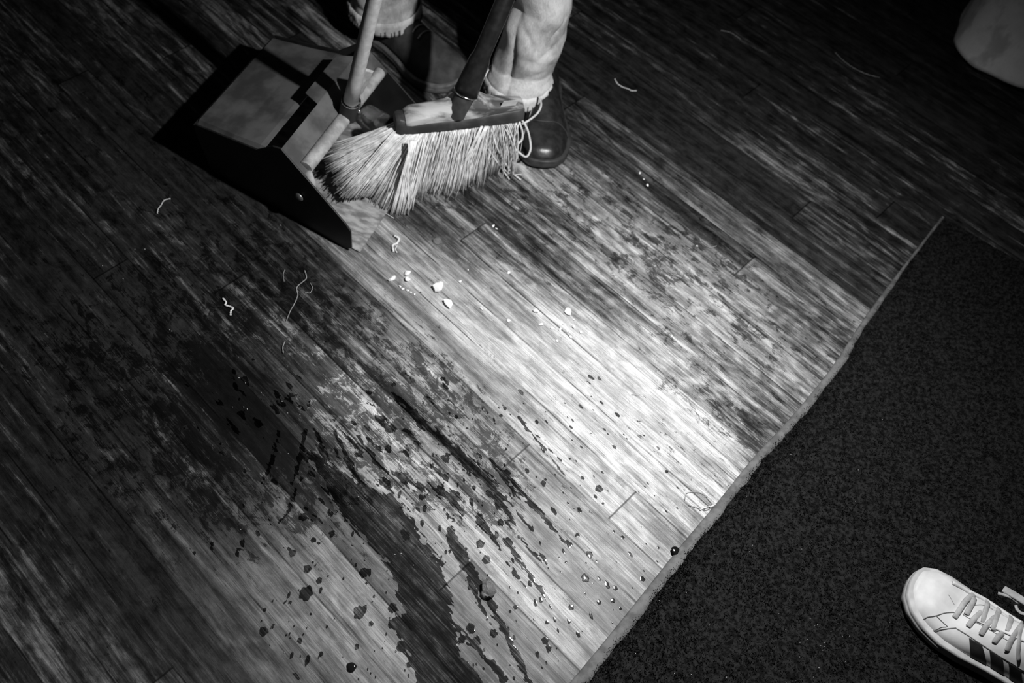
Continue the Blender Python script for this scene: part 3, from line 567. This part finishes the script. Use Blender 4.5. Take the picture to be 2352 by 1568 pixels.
# ---------------------------------------------------------------- shoes
class Shoe:
    """toe at origin, heel at +x (length L). outer side is +y when flip=1"""
    def __init__(s, toe, ang, L=.295, wid=.105, flip=1, hi=(.03, .052, .075, .095), solet=.024, high=.11, wear_angle=0):
        s.toe = toe; s.a = ang; s.L = L; s.w = wid; s.flip = flip; s.hi = hi; s.st = solet; s.high = high
        s.M = Matrix.Translation(toe) @ Matrix.Rotation(ang, 4, 'Z')
    def outline(s, x):
        t = x / s.L; o = [(0, 0, 0), (.008, .16, .16), (.03, .31, .27), (.08, .44, .38), (.16, .53, .45), (.27, .58, .47), (.38, .55, .43), (.52, .46, .36), (.68, .40, .33), (.82, .41, .35), (.92, .37, .33), (.975, .24, .22), (1, 0, 0)]
        for a, b in zip(o[:-1], o[1:]):
            if t <= b[0]:
                k = (t - a[0]) / (b[0] - a[0]); k = k if b[0] > .03 else math.sin(k * math.pi / 2); return (a[1] + (b[1] - a[1]) * k) * s.w * s.flip, (a[2] + (b[2] - a[2]) * k) * s.w * s.flip
        return 0, 0
    def top(s, x):
        t = x / s.L; h = s.hi; o = [(0, s.st + .006), (.02, s.st + .016), (.06, h[0] + .004), (.14, h[0] + .012), (.25, h[1]), (.36, h[2]), (.46, h[3]), (.56, s.high), (.75, s.high - .008), (.9, s.high - .008), (.985, s.high * .78), (1, s.st + .02)]
        for a, b in zip(o[:-1], o[1:]):
            if t <= b[0]:
                k = (t - a[0]) / (b[0] - a[0]); return a[1] + (b[1] - a[1]) * k
        return s.st
    def S(s, x, t, off=0):
        """upper surface: x along, t 0 outer sole edge .. 1 inner sole edge"""
        def raw(x, t):
            x = min(max(x, .0005), s.L - .0005); yo, yi = s.outline(x); yo *= .94; yi *= .94; H = s.top(x) - s.st
            th = math.pi * t; c = math.cos(th); sn = math.sin(th); e = .72
            yy = (abs(c) ** .80) * (1 if c >= 0 else -1); zz = sn ** .85
            y = yo * max(yy, 0) - yi * max(-yy, 0)
            tt = x / s.L; lean = 1 - .30 * min(1, max(0, (tt - .15) / .3)) * sn ** 2
            return Vector((x, y * lean - .002 * s.flip, s.st - .002 + H * zz))
        p = raw(x, t)
        if off:
            a = raw(x + .002, t) - raw(x - .002, t); b = raw(x, min(1, t + .01)) - raw(x, max(0, t - .01)); n = a.cross(b)
            if n.length > 0:
                n.normalize()
                if n.z < 0 or (abs(n.z) < .02 and n.y * (1 if t < .5 else -1) * s.flip < 0): n = -n
                p = p + n * off
        return s.M @ p
    def find(s, px, py):
        if not hasattr(s, 'tab'):
            s.tab = []
            for i in range(160):
                for j in range(100):
                    x = s.L * (i + .5) / 160; t = (j + .5) / 100; p = s.S(x, t); e = .003
                    nn = (s.S(x + e, t) - p).cross(s.S(x, min(t + .01, 1)) - p) * s.flip * -1
                    q = proj(p); s.tab.append((q[0], q[1], x, t, p))
            s.arr = np.array([(a[0], a[1], (a[4] - CAM).length) for a in s.tab])
        d = np.hypot(s.arr[:, 0] - px, s.arr[:, 1] - py); c = np.nonzero(d < max(5, d.min() + 2))[0]; k = c[np.argmin(s.arr[c, 2] + d[c] * .0006)]
        return s.tab[k][2], s.tab[k][3]
    def upper(s, name, mat, parent, x0=0, hole=True):
        nx, nt = 48, 28; vs = []; fs = []
        for i in range(nx + 1):
            x = s.L * (1 - math.cos(math.pi * i / nx)) / 2
            for j in range(nt + 1): vs.append(s.S(x, j / nt))
        for i in range(nx):
            for j in range(nt):
                xm = s.L * (1 - math.cos(math.pi * (i + .5) / nx)) / 2 / s.L; tm = (j + .5) / nt
                if hole and ((xm - .74) / .20) ** 2 + ((tm - .5) / .17) ** 2 < 1: continue
                a = i * (nt + 1) + j; fs.append([a, a + 1, a + nt + 2, a + nt + 1])
        mb = MB(); mb.add(vs, fs); o = mb.build(name, mat, parent); m_ = o.modifiers.new('s', 'SOLIDIFY'); m_.thickness = .0025; m_.offset = -1
        return o
    def sole(s, name, mat, parent, grow=.004, z0=.0, z1=None, lip=True):
        z1 = z1 or s.st; mb = MB(); N = 64; ring = []
        for i in range(N + 1): x = s.L * (1 - math.cos(math.pi * i / N)) / 2; ring.append((x, s.outline(x)[0]))
        for i in range(N - 1, 0, -1): x = s.L * (1 - math.cos(math.pi * i / N)) / 2; ring.append((x, -s.outline(x)[1]))
        cx = s.L * .5; n = len(ring); vs = []
        prof = [(grow * .2, z0), (grow * .8, z0 + .003), (grow, z1 * .45), (grow * 1.0, z1 * .55), (grow * .75, z1 * .62), (grow * .9, z1 * .70), (grow * .8, z1 * .96), (grow * .35, z1), (-.004, z1 + .0005)]
        for g, z in prof:
            for k, (x, y) in enumerate(ring):
                a = ring[(k - 1) % n]; b = ring[(k + 1) % n]; tx, ty = b[0] - a[0], b[1] - a[1]; l = math.hypot(tx, ty) or 1; nx_, ny_ = ty / l, -tx / l
                if (nx_ * (x - cx) * .3 + ny_ * y) < 0 and abs(y) > .004: nx_, ny_ = -nx_, -ny_
                if abs(y) <= .004: nx_, ny_ = (-1 if x < cx else 1), 0
                spring = .010 * max(0, 1 - x / (s.L * .25)) ** 2
                vs.append(s.M @ Vector((x + nx_ * g, y + ny_ * g, z + spring)))
        m_ = len(prof); fs = [[i * n + k, i * n + (k + 1) % n, (i + 1) * n + (k + 1) % n, (i + 1) * n + k] for i in range(m_ - 1) for k in range(n)]
        fs += [list(range(n))[::-1], [(m_ - 1) * n + k for k in range(n)]]; mb.add(vs, fs); return mb.build(name, mat, parent)
    def patch(s, name, quad, mat, parent, off=.0008, nu=14, nv=14, px=True):
        """quad: 4 image places or (x,t) pairs on the upper; a thin piece following the surface"""
        q = [s.find(*c) if px else c for c in quad]; vs = []
        for i in range(nu + 1):
            for j in range(nv + 1):
                u, v = i / nu, j / nv; x = (q[0][0] * (1 - u) + q[1][0] * u) * (1 - v) + (q[3][0] * (1 - u) + q[2][0] * u) * v; t = (q[0][1] * (1 - u) + q[1][1] * u) * (1 - v) + (q[3][1] * (1 - u) + q[2][1] * u) * v
                vs.append(s.S(x, t, off))
        fs = [[i * (nv + 1) + j, i * (nv + 1) + j + 1, (i + 1) * (nv + 1) + j + 1, (i + 1) * (nv + 1) + j] for i in range(nu) for j in range(nv)]
        mb = MB(); mb.add(vs, fs); o = mb.build(name, mat, parent); m_ = o.modifiers.new('s', 'SOLIDIFY'); m_.thickness = .0008; m_.offset = 0; return o
    def line(s, name, pts, mat, parent, rad=.0006, off=.0006, n=10, flat=1, px=True, arch=0, nn=6):
        q = [s.find(*c) if px else c for c in pts]; sp = spline([Vector((a * 10, b, 0)) for a, b in q], n); k = len(sp)
        ps = [s.S(p.x / 10, min(max(p.y, 0), 1), off + arch * math.sin(math.pi * i / (k - 1))) for i, p in enumerate(sp)]
        mb = MB(); c = s.M @ Vector((s.L * .4, 0, 0)); mb.tube(ps, rad, nn, flat=flat, up=Vector((0, 0, 1))); return mb.build(name, mat, parent)

def make_sneaker():
    s = Shoe(P(2078, 1342, .012), math.radians(-32), L=.30, wid=.104, flip=-1, hi=(.040, .052, .068, .084), solet=.027, high=.10)
    root = empty('sneaker', s.toe * 1, s.a); root.location.z = 0
    root.location = Vector((s.toe.x, s.toe.y, 0)); s.M = Matrix.Translation((s.toe.x, s.toe.y, .0105)) @ Matrix.Rotation(s.a, 4, 'Z')
    tag(root, 'white leather sneaker with black side stripes and grey laces on the dark rug', 'shoe')
    s.upper('upper', M['white'], root); s.sole('sole', M['whitesole'], root)
    Z = lambda *a: [(1950 + x / 4.93, 1250 + y / 4.93) for x, y in a]
    for qd in (((1355, 1050), (1505, 1145), (1480, 1500), (1320, 1410)), ((1585, 1195), (1745, 1300), (1720, 1600), (1560, 1540)), ((1808, 1345), (1955, 1440), (1930, 1700), (1790, 1650))):
        s.patch('stripe', Z(*qd), M['stripe'], root)
    s.line('seam', Z((935, 1010), (1060, 955), (1190, 938), (1230, 955), (1400, 1060), (1600, 1195), (1800, 1320), (1975, 1440)), M['seam'], root, .0008)
    s.line('seam', Z((820, 855), (900, 820), (985, 803), (1080, 775), (1190, 765), (1260, 785)), M['seam'], root, .0007)
    s.line('seam', Z((985, 803), (1050, 860), (1115, 932)), M['seam'], root, .0006)
    s.line('seam', Z((940, 990), (1040, 945), (1110, 932)), M['seam'], root, .0005)
    s.line('crease', Z((1120, 560), (1160, 620), (1200, 675)), M['seam'], root, .0004, .0003)
    s.line('eyestay_edge', Z((1180, 420), (1300, 490), (1400, 545), (1560, 625), (1720, 705), (1860, 765), (1985, 825)), M['white'], root, .0032, .002, nn=8)
    s.line('throat_edge', Z((1290, 790), (1380, 690), (1520, 668), (1640, 720)), M['seam'], root, .0006)
    s.line('throat_edge', Z((1290, 790), (1420, 870), (1560, 950), (1700, 1030), (1850, 1120)), M['seam'], root, .0005)
    for a in (((1200, 830), (1300, 680), (1420, 550)), ((1330, 800), (1380, 700), (1430, 600)), ((1345, 930), (1420, 840), (1510, 770)), ((1525, 890), (1545, 760), (1572, 625)),
              ((1490, 1015), (1560, 920), (1660, 830)), ((1640, 975), (1680, 830), (1722, 690)), ((1640, 1110), (1690, 1040), (1745, 1000)), ((1800, 990), (1835, 880), (1870, 760)),
              ((1790, 1200), (1840, 1100), (1900, 1000), (1985, 880)), ((1925, 1300), (1915, 1180), (1940, 1000), (1990, 850))):
        s.line('lace', Z(*a), M['lace'], root, .0042, .0022, flat=.38, arch=.002, nn=8)
    def free(pts, rad, flat=.35):
        mb = MB(); mb.tube(spline([P(*Z((x, y))[0], h) for x, y, h in pts], 8), rad, 8, flat=flat); mb.build('lace', M['lace'], root)
    free([(1750, 500, .10), (1830, 545, .104), (1920, 600, .107), (2030, 670, .108)], .0065)
    free([(1690, 552, .10), (1760, 572, .101), (1840, 600, .102), (1920, 660, .103)], .0024, .8)
    free([(1890, 690, .10), (1905, 735, .10), (1950, 775, .10), (2010, 790, .10)], .0026, .6)
    # tongue between the eyestays and collar lining
    s.patch('tongue', [(.10, .42), (.185, .40), (.185, .64), (.10, .62)], M['white'], root, .0025, px=False)
    mb = MB(); c = s.M @ Vector((s.L * .74, 0, .045)); vs, fs = uvs(Vector((0, 0, 0)), .034, .8, 20, 10); vs = [c + Matrix.Rotation(s.a, 3, 'Z') @ Vector((v.x * 1.5, v.y * .85, v.z)) for v in vs]; mb.add(vs, fs); mb.build('lining', M['lining'], root)
    return s
SNK = make_sneaker()

# ---------------------------------------------------------------- person sweeping
def tube_cloth(rings, n=40, seed=0, fold=.004, groove=0):
    """rings: (centre, rx, ry, rot) -> verts, faces of an open cloth tube with folds"""
    vs = []; r = random.Random(seed); ph = [r.uniform(0, 6) for _ in range(8)]
    for i, (c, rx, ry, rot) in enumerate(rings):
        for j in range(n):
            t = 2 * math.pi * j / n; z = c.z
            w_ = min(1, max(0, (z - .06) / .06)); rg = lambda a: 1 - 2 * abs(math.sin(a))
            f = fold * w_ * (rg(1.5 * t + ph[0] + z * 19) * .7 + rg(1.0 * t + ph[1] - z * 27) * .7 + .5 * math.sin(2 * t + z * 55 + ph[2]) + .2 * math.sin(9 * t + ph[3] + z * 30))
            for t0, z0, sl, wd, sp, dp in ((4.75, .172, -.022, .007, .55, .0050), (5.25, .198, .05, .007, .45, .0045), (5.5, .262, .16, .010, .35, .0070), (4.4, .235, -.07, .008, .4, .005), (5.0, .135, .025, .006, .5, .004), (4.2, .118, -.03, .006, .35, .004), (5.6, .155, -.05, .007, .3, .006), (4.8, .30, .1, .01, .4, .006)):
                f -= .7 * dp * math.exp(-((z - z0 - sl * (t - t0)) / wd) ** 2 - ((t - t0) / sp) ** 2)
            if groove: f -= groove * math.exp(-((t - 4.15 + (z - .15) * 2.2) / .10) ** 2) * math.exp(-((z - .165) / .07) ** 2)
            x, y = math.cos(t) * (rx + f), math.sin(t) * (ry + f); vs.append(Vector((c.x + x * math.cos(rot) - y * math.sin(rot), c.y + x * math.sin(rot) + y * math.cos(rot), c.z + .003 * math.sin(2 * t + ph[4]))))
    k = len(rings); return vs, [[i * n + j, i * n + (j + 1) % n, (i + 1) * n + (j + 1) % n, (i + 1) * n + j] for i in range(k - 1) for j in range(n)]
def interp_rings(ks, m_):
    out = []
    for i in range(len(ks) - 1):
        a, b = ks[i], ks[i + 1]
        for j in range(m_):
            t = j / m_; out.append((a[0].lerp(b[0], t), a[1] + (b[1] - a[1]) * t, a[2] + (b[2] - a[2]) * t, a[3] + (b[3] - a[3]) * t))
    out.append(ks[-1]); return out
def hem_band(name, c, rx, ry, rot, h, root, mat, parent):
    """rolled, puckered cuff band with stitch marks"""
    n = 90; vs = []; prof = [(0, 0), (.0035, .001), (.005, h * .25), (.0032, h * .5), (.005, h * .75), (.0025, h), (0, h + .001)]
    for q, z in prof:
        for j in range(n):
            t = 2 * math.pi * j / n; pk = .0011 * math.sin(19 * t) + .0008 * math.sin(34 * t + 1); rr = q + pk * (1 if 0 < q else .3)
            x, y = math.cos(t) * (rx + rr), math.sin(t) * (ry + rr); vs.append(Vector((c.x + x * math.cos(rot) - y * math.sin(rot), c.y + x * math.sin(rot) + y * math.cos(rot), c.z + z + .003 * math.sin(2 * t + 1))))
    k = len(prof); mb = MB(); mb.add(vs, [[i * n + j, i * n + (j + 1) % n, (i + 1) * n + (j + 1) % n, (i + 1) * n + j] for i in range(k - 1) for j in range(n)]); hem = mb.build(name, mat, parent)
    mb = MB(); r = random.Random(int(rx * 1e5))
    for j in range(46):
        t = 2 * math.pi * (j + r.uniform(-.2, .2)) / 46; x, y = math.cos(t) * (rx + .0052), math.sin(t) * (ry + .0052); p = Vector((c.x + x * math.cos(rot) - y * math.sin(rot), c.y + x * math.sin(rot) + y * math.cos(rot), c.z + h * .12 + .003 * math.sin(2 * t + 1)))
        mb.tube([p, p + Vector((0, 0, h * r.uniform(.2, .42)))], r.uniform(.0012, .0034), 6, flat=.6)
    mb.build('stitching', M['stitch'], hem)
def make_sweeper():
    root = empty('person', (-.22, 1.62, 0)); tag(root, 'person in pale jeans and dark shoes sweeping with broom and dustpan', 'person')
    # trousers, both legs
    rc = P(1190, 196, .075); r1 = P(1222, 120, .15); r2 = P(1234, 62, .21); r3 = P(1252, 0, .28); ky = Vector((-.10, 1.50, .50))
    hipR = Vector((-.13, 1.66, .88)); lc = P(884, 22, .085); hipL = Vector((-.30, 1.70, .88)); kl = Vector((-.36, 1.56, .50))
    rk = interp_rings([(rc, .069, .062, .1), (rc + Vector((.004, .002, .024)), .067, .060, .1), (rc + Vector((.004, .003, .033)), .060, .056, .1), (P(1204, 146, .118), .064, .058, .1), (P(1222, 95, .18), .064, .062, .1), (P(1232, 50, .23), .060, .062, .1), (r3 + Vector((0, 0, .0)), .056, .066, 0), (ky, .085, .085, 0), (hipR, .105, .11, 0)], 9)
    lk = interp_rings([(lc, .078, .070, 0), (lc + Vector((0, .004, .03)), .074, .068, 0), (lc + Vector((.004, -.01, .12)), .066, .066, 0), (kl, .085, .085, 0), (hipL, .105, .11, 0)], 12)
    mb = MB(); mb.add(*tube_cloth(rk, 96, 2, .0028, .013)); mb.add(*tube_cloth(lk, 96, 5, .003))
    pel = interp_rings([(Vector((-.215, 1.68, .80)), .155, .11, 0), (Vector((-.215, 1.69, .90)), .18, .125, 0), (Vector((-.215, 1.69, 1.0)), .16, .12, 0)], 5); mb.add(*tube_cloth(pel, 40, 9, .003))
    tr = mb.build('trousers', M['jean'], root); s_ = tr.modifiers.new('s', 'SOLIDIFY'); s_.thickness = .002
    hem_band('hem', rc - Vector((0, 0, .014)), .069, .062, .1, .034, root, M['hem'], tr)
    hem_band('hem', lc - Vector((0, 0, .014)), .078, .070, 0, .034, root, M['hem'], tr)
    # small pointed fold of cloth beside the handle
    # shoes
    s = Shoe(P(1243, 386, .008), math.radians(97), L=.29, wid=.106, flip=-1, hi=(.044, .060, .075, .09), solet=.020, high=.10); s.M.translation = (s.toe.x, s.toe.y, .0)
    sh = s.upper('shoe', M['leather'], root); sh['label'] = 'black leather shoe'; s.sole('sole', M['sole'], sh, .003)
    s.line('toe_seam', [(.075, .06), (.085, .3), (.082, .5), (.085, .7), (.075, .94)], M['sole'], sh, .0012, .0005, px=False)
    s.line('side_seam', [(.06, .80), (.10, .72), (.15, .66)], M['lace'], sh, .0006, .0008, px=False)
    s2 = Shoe(P(1058, 196, .012), math.radians(146), L=.29, wid=.118, flip=1, hi=(.05, .064, .08, .09), solet=.022, high=.10); s2.M.translation = (s2.toe.x, s2.toe.y, .0)
    sh = s2.upper('shoe', M['suede'], root); sh['label'] = 'dark grey suede shoe with a pale sole edge'; s2.sole('sole', M['greysole'], sh, .0035)
    for k in range(4): s2.line('shoelace', [(.115 + k * .018, .38), (.118 + k * .018, .5), (.115 + k * .018, .62)], M['grime'], sh, .0022, .0015, px=False, flat=.5)
    # body above the picture: one skinned figure holding both handles
    J = {'pel': (-.215, 1.69, .92), 'sp': (-.215, 1.67, 1.15), 'ch': (-.21, 1.63, 1.36), 'nk': (-.21, 1.59, 1.50), 'hd0': (-.21, 1.56, 1.58), 'hd1': (-.21, 1.54, 1.70),
         'ra': (-.03, 1.62, 1.40), 're': (.04, 1.50, 1.16), 'rh': (-.02, 1.43, .98), 'la': (-.39, 1.62, 1.40), 'le': (-.48, 1.48, 1.16), 'lh': (-.37, 1.38, 1.00),
         'hr': (-.13, 1.67, .86), 'kr': (-.10, 1.52, .50), 'ar': (-.06, 1.53, .10), 'hl': (-.30, 1.70, .86), 'kl': (-.36, 1.58, .50), 'al': (-.39, 1.64, .10)}
    Rr = {'pel': .13, 'sp': .12, 'ch': .15, 'nk': .055, 'hd0': .075, 'hd1': .085, 'ra': .06, 're': .042, 'rh': .03, 'la': .06, 'le': .042, 'lh': .03, 'hr': .085, 'kr': .055, 'ar': .036, 'hl': .085, 'kl': .055, 'al': .036}
    E_ = [('pel', 'sp'), ('sp', 'ch'), ('ch', 'nk'), ('nk', 'hd0'), ('hd0', 'hd1'), ('ch', 'ra'), ('ra', 're'), ('re', 'rh'), ('ch', 'la'), ('la', 'le'), ('le', 'lh'), ('pel', 'hr'), ('hr', 'kr'), ('kr', 'ar'), ('pel', 'hl'), ('hl', 'kl'), ('kl', 'al')]
    names = list(J); me = bpy.data.meshes.new('body'); me.from_pydata([tuple(Vector(J[k]) - root.location) for k in names], [(names.index(a), names.index(b)) for a, b in E_], []); me.update(); me.materials.append(M['dark'])
    o = bpy.data.objects.new('body', me); COL.objects.link(o); o.parent = root
    sm_ = o.modifiers.new('skin', 'SKIN'); sm_.use_smooth_shade = True
    for i, k in enumerate(names): me.skin_vertices[0].data[i].radius = (Rr[k], Rr[k]); me.skin_vertices[0].data[i].use_root = (k == 'pel')
    ss = o.modifiers.new('sub', 'SUBSURF'); ss.levels = ss.render_levels = 1
M['greysole'] = simple('grey_rubber_edge', .10, .17, .6, scale=50, bump=.1)
make_sweeper()

# ---------------------------------------------------------------- bystander: wide pale trouser leg at the top right
def make_bystander():
    px = [(2191, 92), (2196, 112), (2212, 132), (2240, 156), (2275, 172), (2310, 188), (2352, 203), (2420, 215), (2480, 190), (2520, 120), (2500, 40), (2440, -20), (2360, -45), (2290, -30), (2235, 5), (2203, 45)]
    base = spline([P(x, y, .055) for x, y in px] + [P(*px[0], .055)], 4)[:-1]; c = sum(base, Vector()) / len(base)
    root = empty('person', (c.x, c.y, 0)); tag(root, 'person seen only as a wide pale grey trouser leg at the top right', 'person')
    n = len(base); vs = []; hs = [0, .01, .05, .1, .16, .23, .31, .4, .5, .65, .8, .9]
    for k, h in enumerate(hs):
        f = 1 - .10 * min(1, h / .5); dr = Vector((.02, .02, 0)) * h
        for p in base: q = p - c; vs.append(Vector((c.x + q.x * f, c.y + q.y * f, p.z + h)) + dr + Vector((.0025 * math.sin(h * 40 + q.y * 60), .002 * math.sin(h * 31 + q.x * 50), 0)))
    mb = MB(); mb.add(vs, [[k * n + j, k * n + (j + 1) % n, (k + 1) * n + (j + 1) % n, (k + 1) * n + j] for k in range(len(hs) - 1) for j in range(n)])
    o = mb.build('trousers', M['jean2'], root); s_ = o.modifiers.new('s', 'SOLIDIFY'); s_.thickness = .003
    sh = Shoe(Vector((c.x - .03, c.y - .10, 0)), math.radians(80), L=.28, wid=.10, hi=(.04, .05, .06, .08), high=.09); u = sh.upper('shoe', M['sole'], root); sh.sole('sole', M['sole'], u)
make_bystander()

# ---------------------------------------------------------------- crumpled clear plastic between broom and dustpan
def crumple(name, c, r, mat, seed, sz=.7, amp=.5, sub=3):
    bm = bmesh.new(); bmesh.ops.create_icosphere(bm, subdivisions=sub, radius=1); rr = random.Random(seed)
    dirs = [Vector((rr.gauss(0, 1), rr.gauss(0, 1), rr.gauss(0, 1))).normalized() for _ in range(14)]
    for v in bm.verts:
        k = min(1.0, min((1 - .18 * 0) / max(.35, v.co.normalized().dot(d)) * rr_ for d, rr_ in zip(dirs, [1 - amp * (.3 + .7 * abs(math.sin(i * 2.3 + seed))) for i in range(14)]))) if True else 1
        v.co = Vector((v.co.x * k * r, v.co.y * k * r, v.co.z * k * r * sz))
    mz = min(v.co.z for v in bm.verts)
    for v in bm.verts: v.co.z -= mz; v.co += Vector((c.x, c.y, c.z))
    me = bpy.data.meshes.new(name); bm.to_mesh(me); bm.free(); me.materials.append(mat); o = bpy.data.objects.new(name, me); COL.objects.link(o); return o
o = crumple('plastic_wrapper', P(862, 300, .0), .036, M['clearfilm'], 4, 1.1, .55, 4); tag(o, 'crumpled clear plastic wrapper between the dustpan tube and the broom head', 'wrapper')

# ---------------------------------------------------------------- broken glass on the boards
def shard(px, py, r, label=None, group=None, seed=0, mat=None, el=1.0):
    o = crumple('glass_shard', Vector((0, 0, 0)), r / 1250, mat or M['ice'], seed, .6, .62, 2); p = P(px, py)
    o.location = (p.x, p.y, .0004); o.rotation_euler = (0, 0, seed * 1.7); o.scale = (el, 1, 1)
    return tag(o, label or 'tiny clear glass splinter among the others glinting on the pale board', 'glass shard', group or ('tiny glass splinters' if not label else 'pieces of broken glass'))
shard(1007, 664, 21, 'largest bright glass shard, on the pale board right of the chain of splinters', seed=3, el=1.3)
shard(1030, 700, 16, 'bright jagged glass piece just below the largest shard', seed=5, el=1.5)
shard(1004, 556, 17, 'dull rounded clear chunk below the broom bristles', seed=8, mat=M['glassy'])
shard(936, 628, 10, 'upper of two bright chips lying side by side left of the largest shard', seed=2, el=1.5)
shard(934, 643, 10, 'lower of two bright chips lying side by side left of the largest shard', seed=12, el=1.1)
shard(903, 642, 11, 'bright chip at the upper end of the broken chain along the dark board', seed=6, el=1.4)
shard(1305, 716, 12, 'bright teardrop-shaped glass chip at the head of the right-hand arc', seed=10, el=1.3)
shard(1231, 716, 10, 'pale flat chip left of the right-hand arc of splinters', seed=11, el=1.4)
for i, (x, y, r) in enumerate([(918, 658, 5), (926, 664, 6), (936, 668, 6), (944, 672, 5), (952, 676, 4)]):
    shard(x, y, r, 'white chip in the short broken chain lying along the dark board below the dustpan mouth', 'chips in the broken chain', i + 20, el=random.uniform(.8, 1.6))
for i, (x, y, r) in enumerate([(1243, 746, 7), (1266, 754, 6), (1286, 758, 6), (1302, 762, 6), (1317, 752, 7), (1311, 775, 6), (1318, 735, 5), (1295, 745, 4)]):
    shard(x, y, r, 'small glass splinter in the curved row below the teardrop-shaped chip', 'splinters in the curved row', i + 30, el=random.uniform(.8, 1.6))
for i, (x, y, r, lb) in enumerate([(1334, 764, 5, 'small glass splinter standing alone right of the curved row'), (1279, 784, 6, 'small glass splinter alone just below the curved row'), (1058, 647, 5, 'thin pale sliver of glass right of the largest shard'), (1168, 737, 7, 'small clear splinter midway between largest shard and the curved row'),
        (1105, 709, 5, 'tiny white splinter on the board right of the jagged glass piece'), (1132, 520, 6, 'left of two clear beads of glass on the boards below the bristles'), (1140, 526, 4, 'right of two clear beads of glass on the boards below the bristles'), (1168, 627, 6, 'tiny white splinter beside the dark end of a floorboard'),
        (1075, 620, 4, 'faint sliver of glass above the thin pale sliver'), (1470, 398, 5, 'uppermost of three splinters on the grey boards right of the black shoe'), (1478, 412, 4, 'middle one of three splinters on the grey boards right of the black shoe'), (1487, 426, 6, 'lowest of three splinters on the grey boards right of the black shoe'), (1600, 566, 5, 'clear splinter beside the hook-shaped fibre')]):
    shard(x, y, r, lb, seed=i + 40, el=random.uniform(.8, 1.6))
o = crumple('ice_cube', P(1120, 1352, .0004), .0155, M['glassy'], 9, .9, .45, 3); tag(o, 'melting clear ice cube on the wet streak near the bottom of the floor', 'ice')

# ---------------------------------------------------------------- threads, lint, loops
def thread(pts, rad, label, name='thread', mat='fibre', cat='thread', h=.0015, group=None):
    ps = [P(x, y) for x, y in pts]; mb = MB(); sp = spline([Vector((p.x, p.y, h + rad * .4)) for p in ps], 6)
    for i, p in enumerate(sp): p.z += .001 * abs(math.sin(i * 1.3))
    mb.tube(sp, [rad * (.55 + .45 * abs(math.sin(i * 2.1 + len(pts)))) for i in range(len(sp))], 6, flat=.7); o = mb.build(name, M[mat]); return tag(o, label, cat, group)
thread([(392, 458), (378, 462), (370, 474), (364, 482), (362, 492)], .0016, 'short pale bent lint scrap on the boards left of the dustpan', 'lint', cat='lint')
thread([(512, 686), (520, 696), (518, 702), (530, 706), (536, 710), (531, 716), (530, 726)], .0022, 'bright crumpled lint scrap left of the long wavy thread', 'lint', cat='lint')
thread([(700, 622), (704, 640), (694, 650), (682, 662), (684, 680), (676, 700), (668, 714), (658, 738)], .0012, 'long wavy grey thread lying on the boards below the dustpan', mat='grime')
thread([(712, 650), (718, 662), (712, 674), (700, 672)], .0008, 'small curled hair beside the long wavy thread', 'hair', 'grime', 'hair')
thread([(655, 620), (651, 632), (653, 648)], .0008, 'short faint hair left of the long wavy thread', 'hair', 'grime', 'hair')
thread([(655, 785), (650, 798), (651, 812)], .0013, 'faint stub of grey thread below the long wavy thread', mat='grime')
thread([(906, 543), (916, 550), (912, 560), (902, 566), (904, 580)], .0030, 'bright white squiggle of torn plastic below the bristles', 'plastic_scrap', cat='plastic scrap')
thread([(912, 566), (908, 574), (912, 582)], .0016, 'small white plastic tail under the bright squiggle', 'plastic_scrap', cat='plastic scrap')
thread([(1411, 182), (1418, 194), (1430, 202), (1442, 206), (1450, 210), (1462, 210)], .0018, 'pale curled scrap right of the sweeping person', 'plastic_scrap', cat='plastic scrap')
thread([(1655, 72), (1675, 76), (1692, 86), (1700, 92)], .0014, 'faint pale curl in the dark floor at the upper right', 'plastic_scrap', 'grime', 'plastic scrap')
thread([(1917, 122), (1935, 140), (1960, 158), (1990, 172), (2020, 180)], .0012, 'long faint arc of thread in the dark floor at the far right', mat='grime')
thread([(1606, 548), (1612, 560), (1630, 570), (1645, 566)], .0010, 'pale hook-shaped fibre alone on the mid-grey boards', mat='grime')
thread([(1572, 1150), (1576, 1134), (1592, 1131), (1612, 1134), (1625, 1146), (1634, 1160), (1622, 1172), (1598, 1166), (1580, 1160)], .0006, 'thin wire loop lying against the rug edge', 'wire_loop', 'grime', 'wire')
thread([(1606, 1172), (1622, 1166), (1640, 1162)], .0012, 'pale twig of fibre at the foot of the wire loop', mat='fibre')
thread([(849, 505), (856, 510), (864, 512)], .0012, 'small pale straw scrap at the dustpan mouth', 'straw_scrap', cat='straw')
thread([(876, 486), (890, 494), (905, 503)], .0009, 'thin pale straw lying under the bristle tips', 'straw_scrap', cat='straw')
# tiny bright crumbs
mb = MB(); r = random.Random(17)
for k in range(70):
    p = P(r.uniform(1380, 2150), r.uniform(950, 1560))
    if k < 26: p = P(r.gauss(1870, 45), r.gauss(1480, 45))
    q = proj(p)
    if 1568 - (q[0] - 1300) * 1.24 > q[1] - 40: continue
    mb.add(*uvs(Vector((p.x, p.y, .0125)), r.uniform(.0003, .0007), 1, 5, 4))
o = mb.build('crumbs', M['fibre']); tag(o, 'tiny bright crumbs scattered over the dark rug', 'crumbs', kind='stuff')
mb = MB()
for x, y in [(310, 573), (333, 573), (370, 580), (236, 611), (283, 641), (390, 758), (395, 761), (549, 868), (564, 880), (600, 902), (605, 908), (560, 935), (568, 940), (534, 935), (648, 922), (689, 953), (661, 949), (707, 940), (553, 1216), (907, 1273), (921, 1271), (950, 1298), (662, 1042), (823, 1141), (645, 518), (668, 575), (1200, 497), (653, 1498), (1290, 555)]:
    p = P(x, y); mb.add(*uvs(Vector((p.x, p.y, .0012)), r.uniform(.0006, .0010), 1, 6, 4))
o = mb.build('crumbs', M['fibre']); tag(o, 'tiny bright crumbs scattered over the dark floorboards', 'crumbs', kind='stuff')
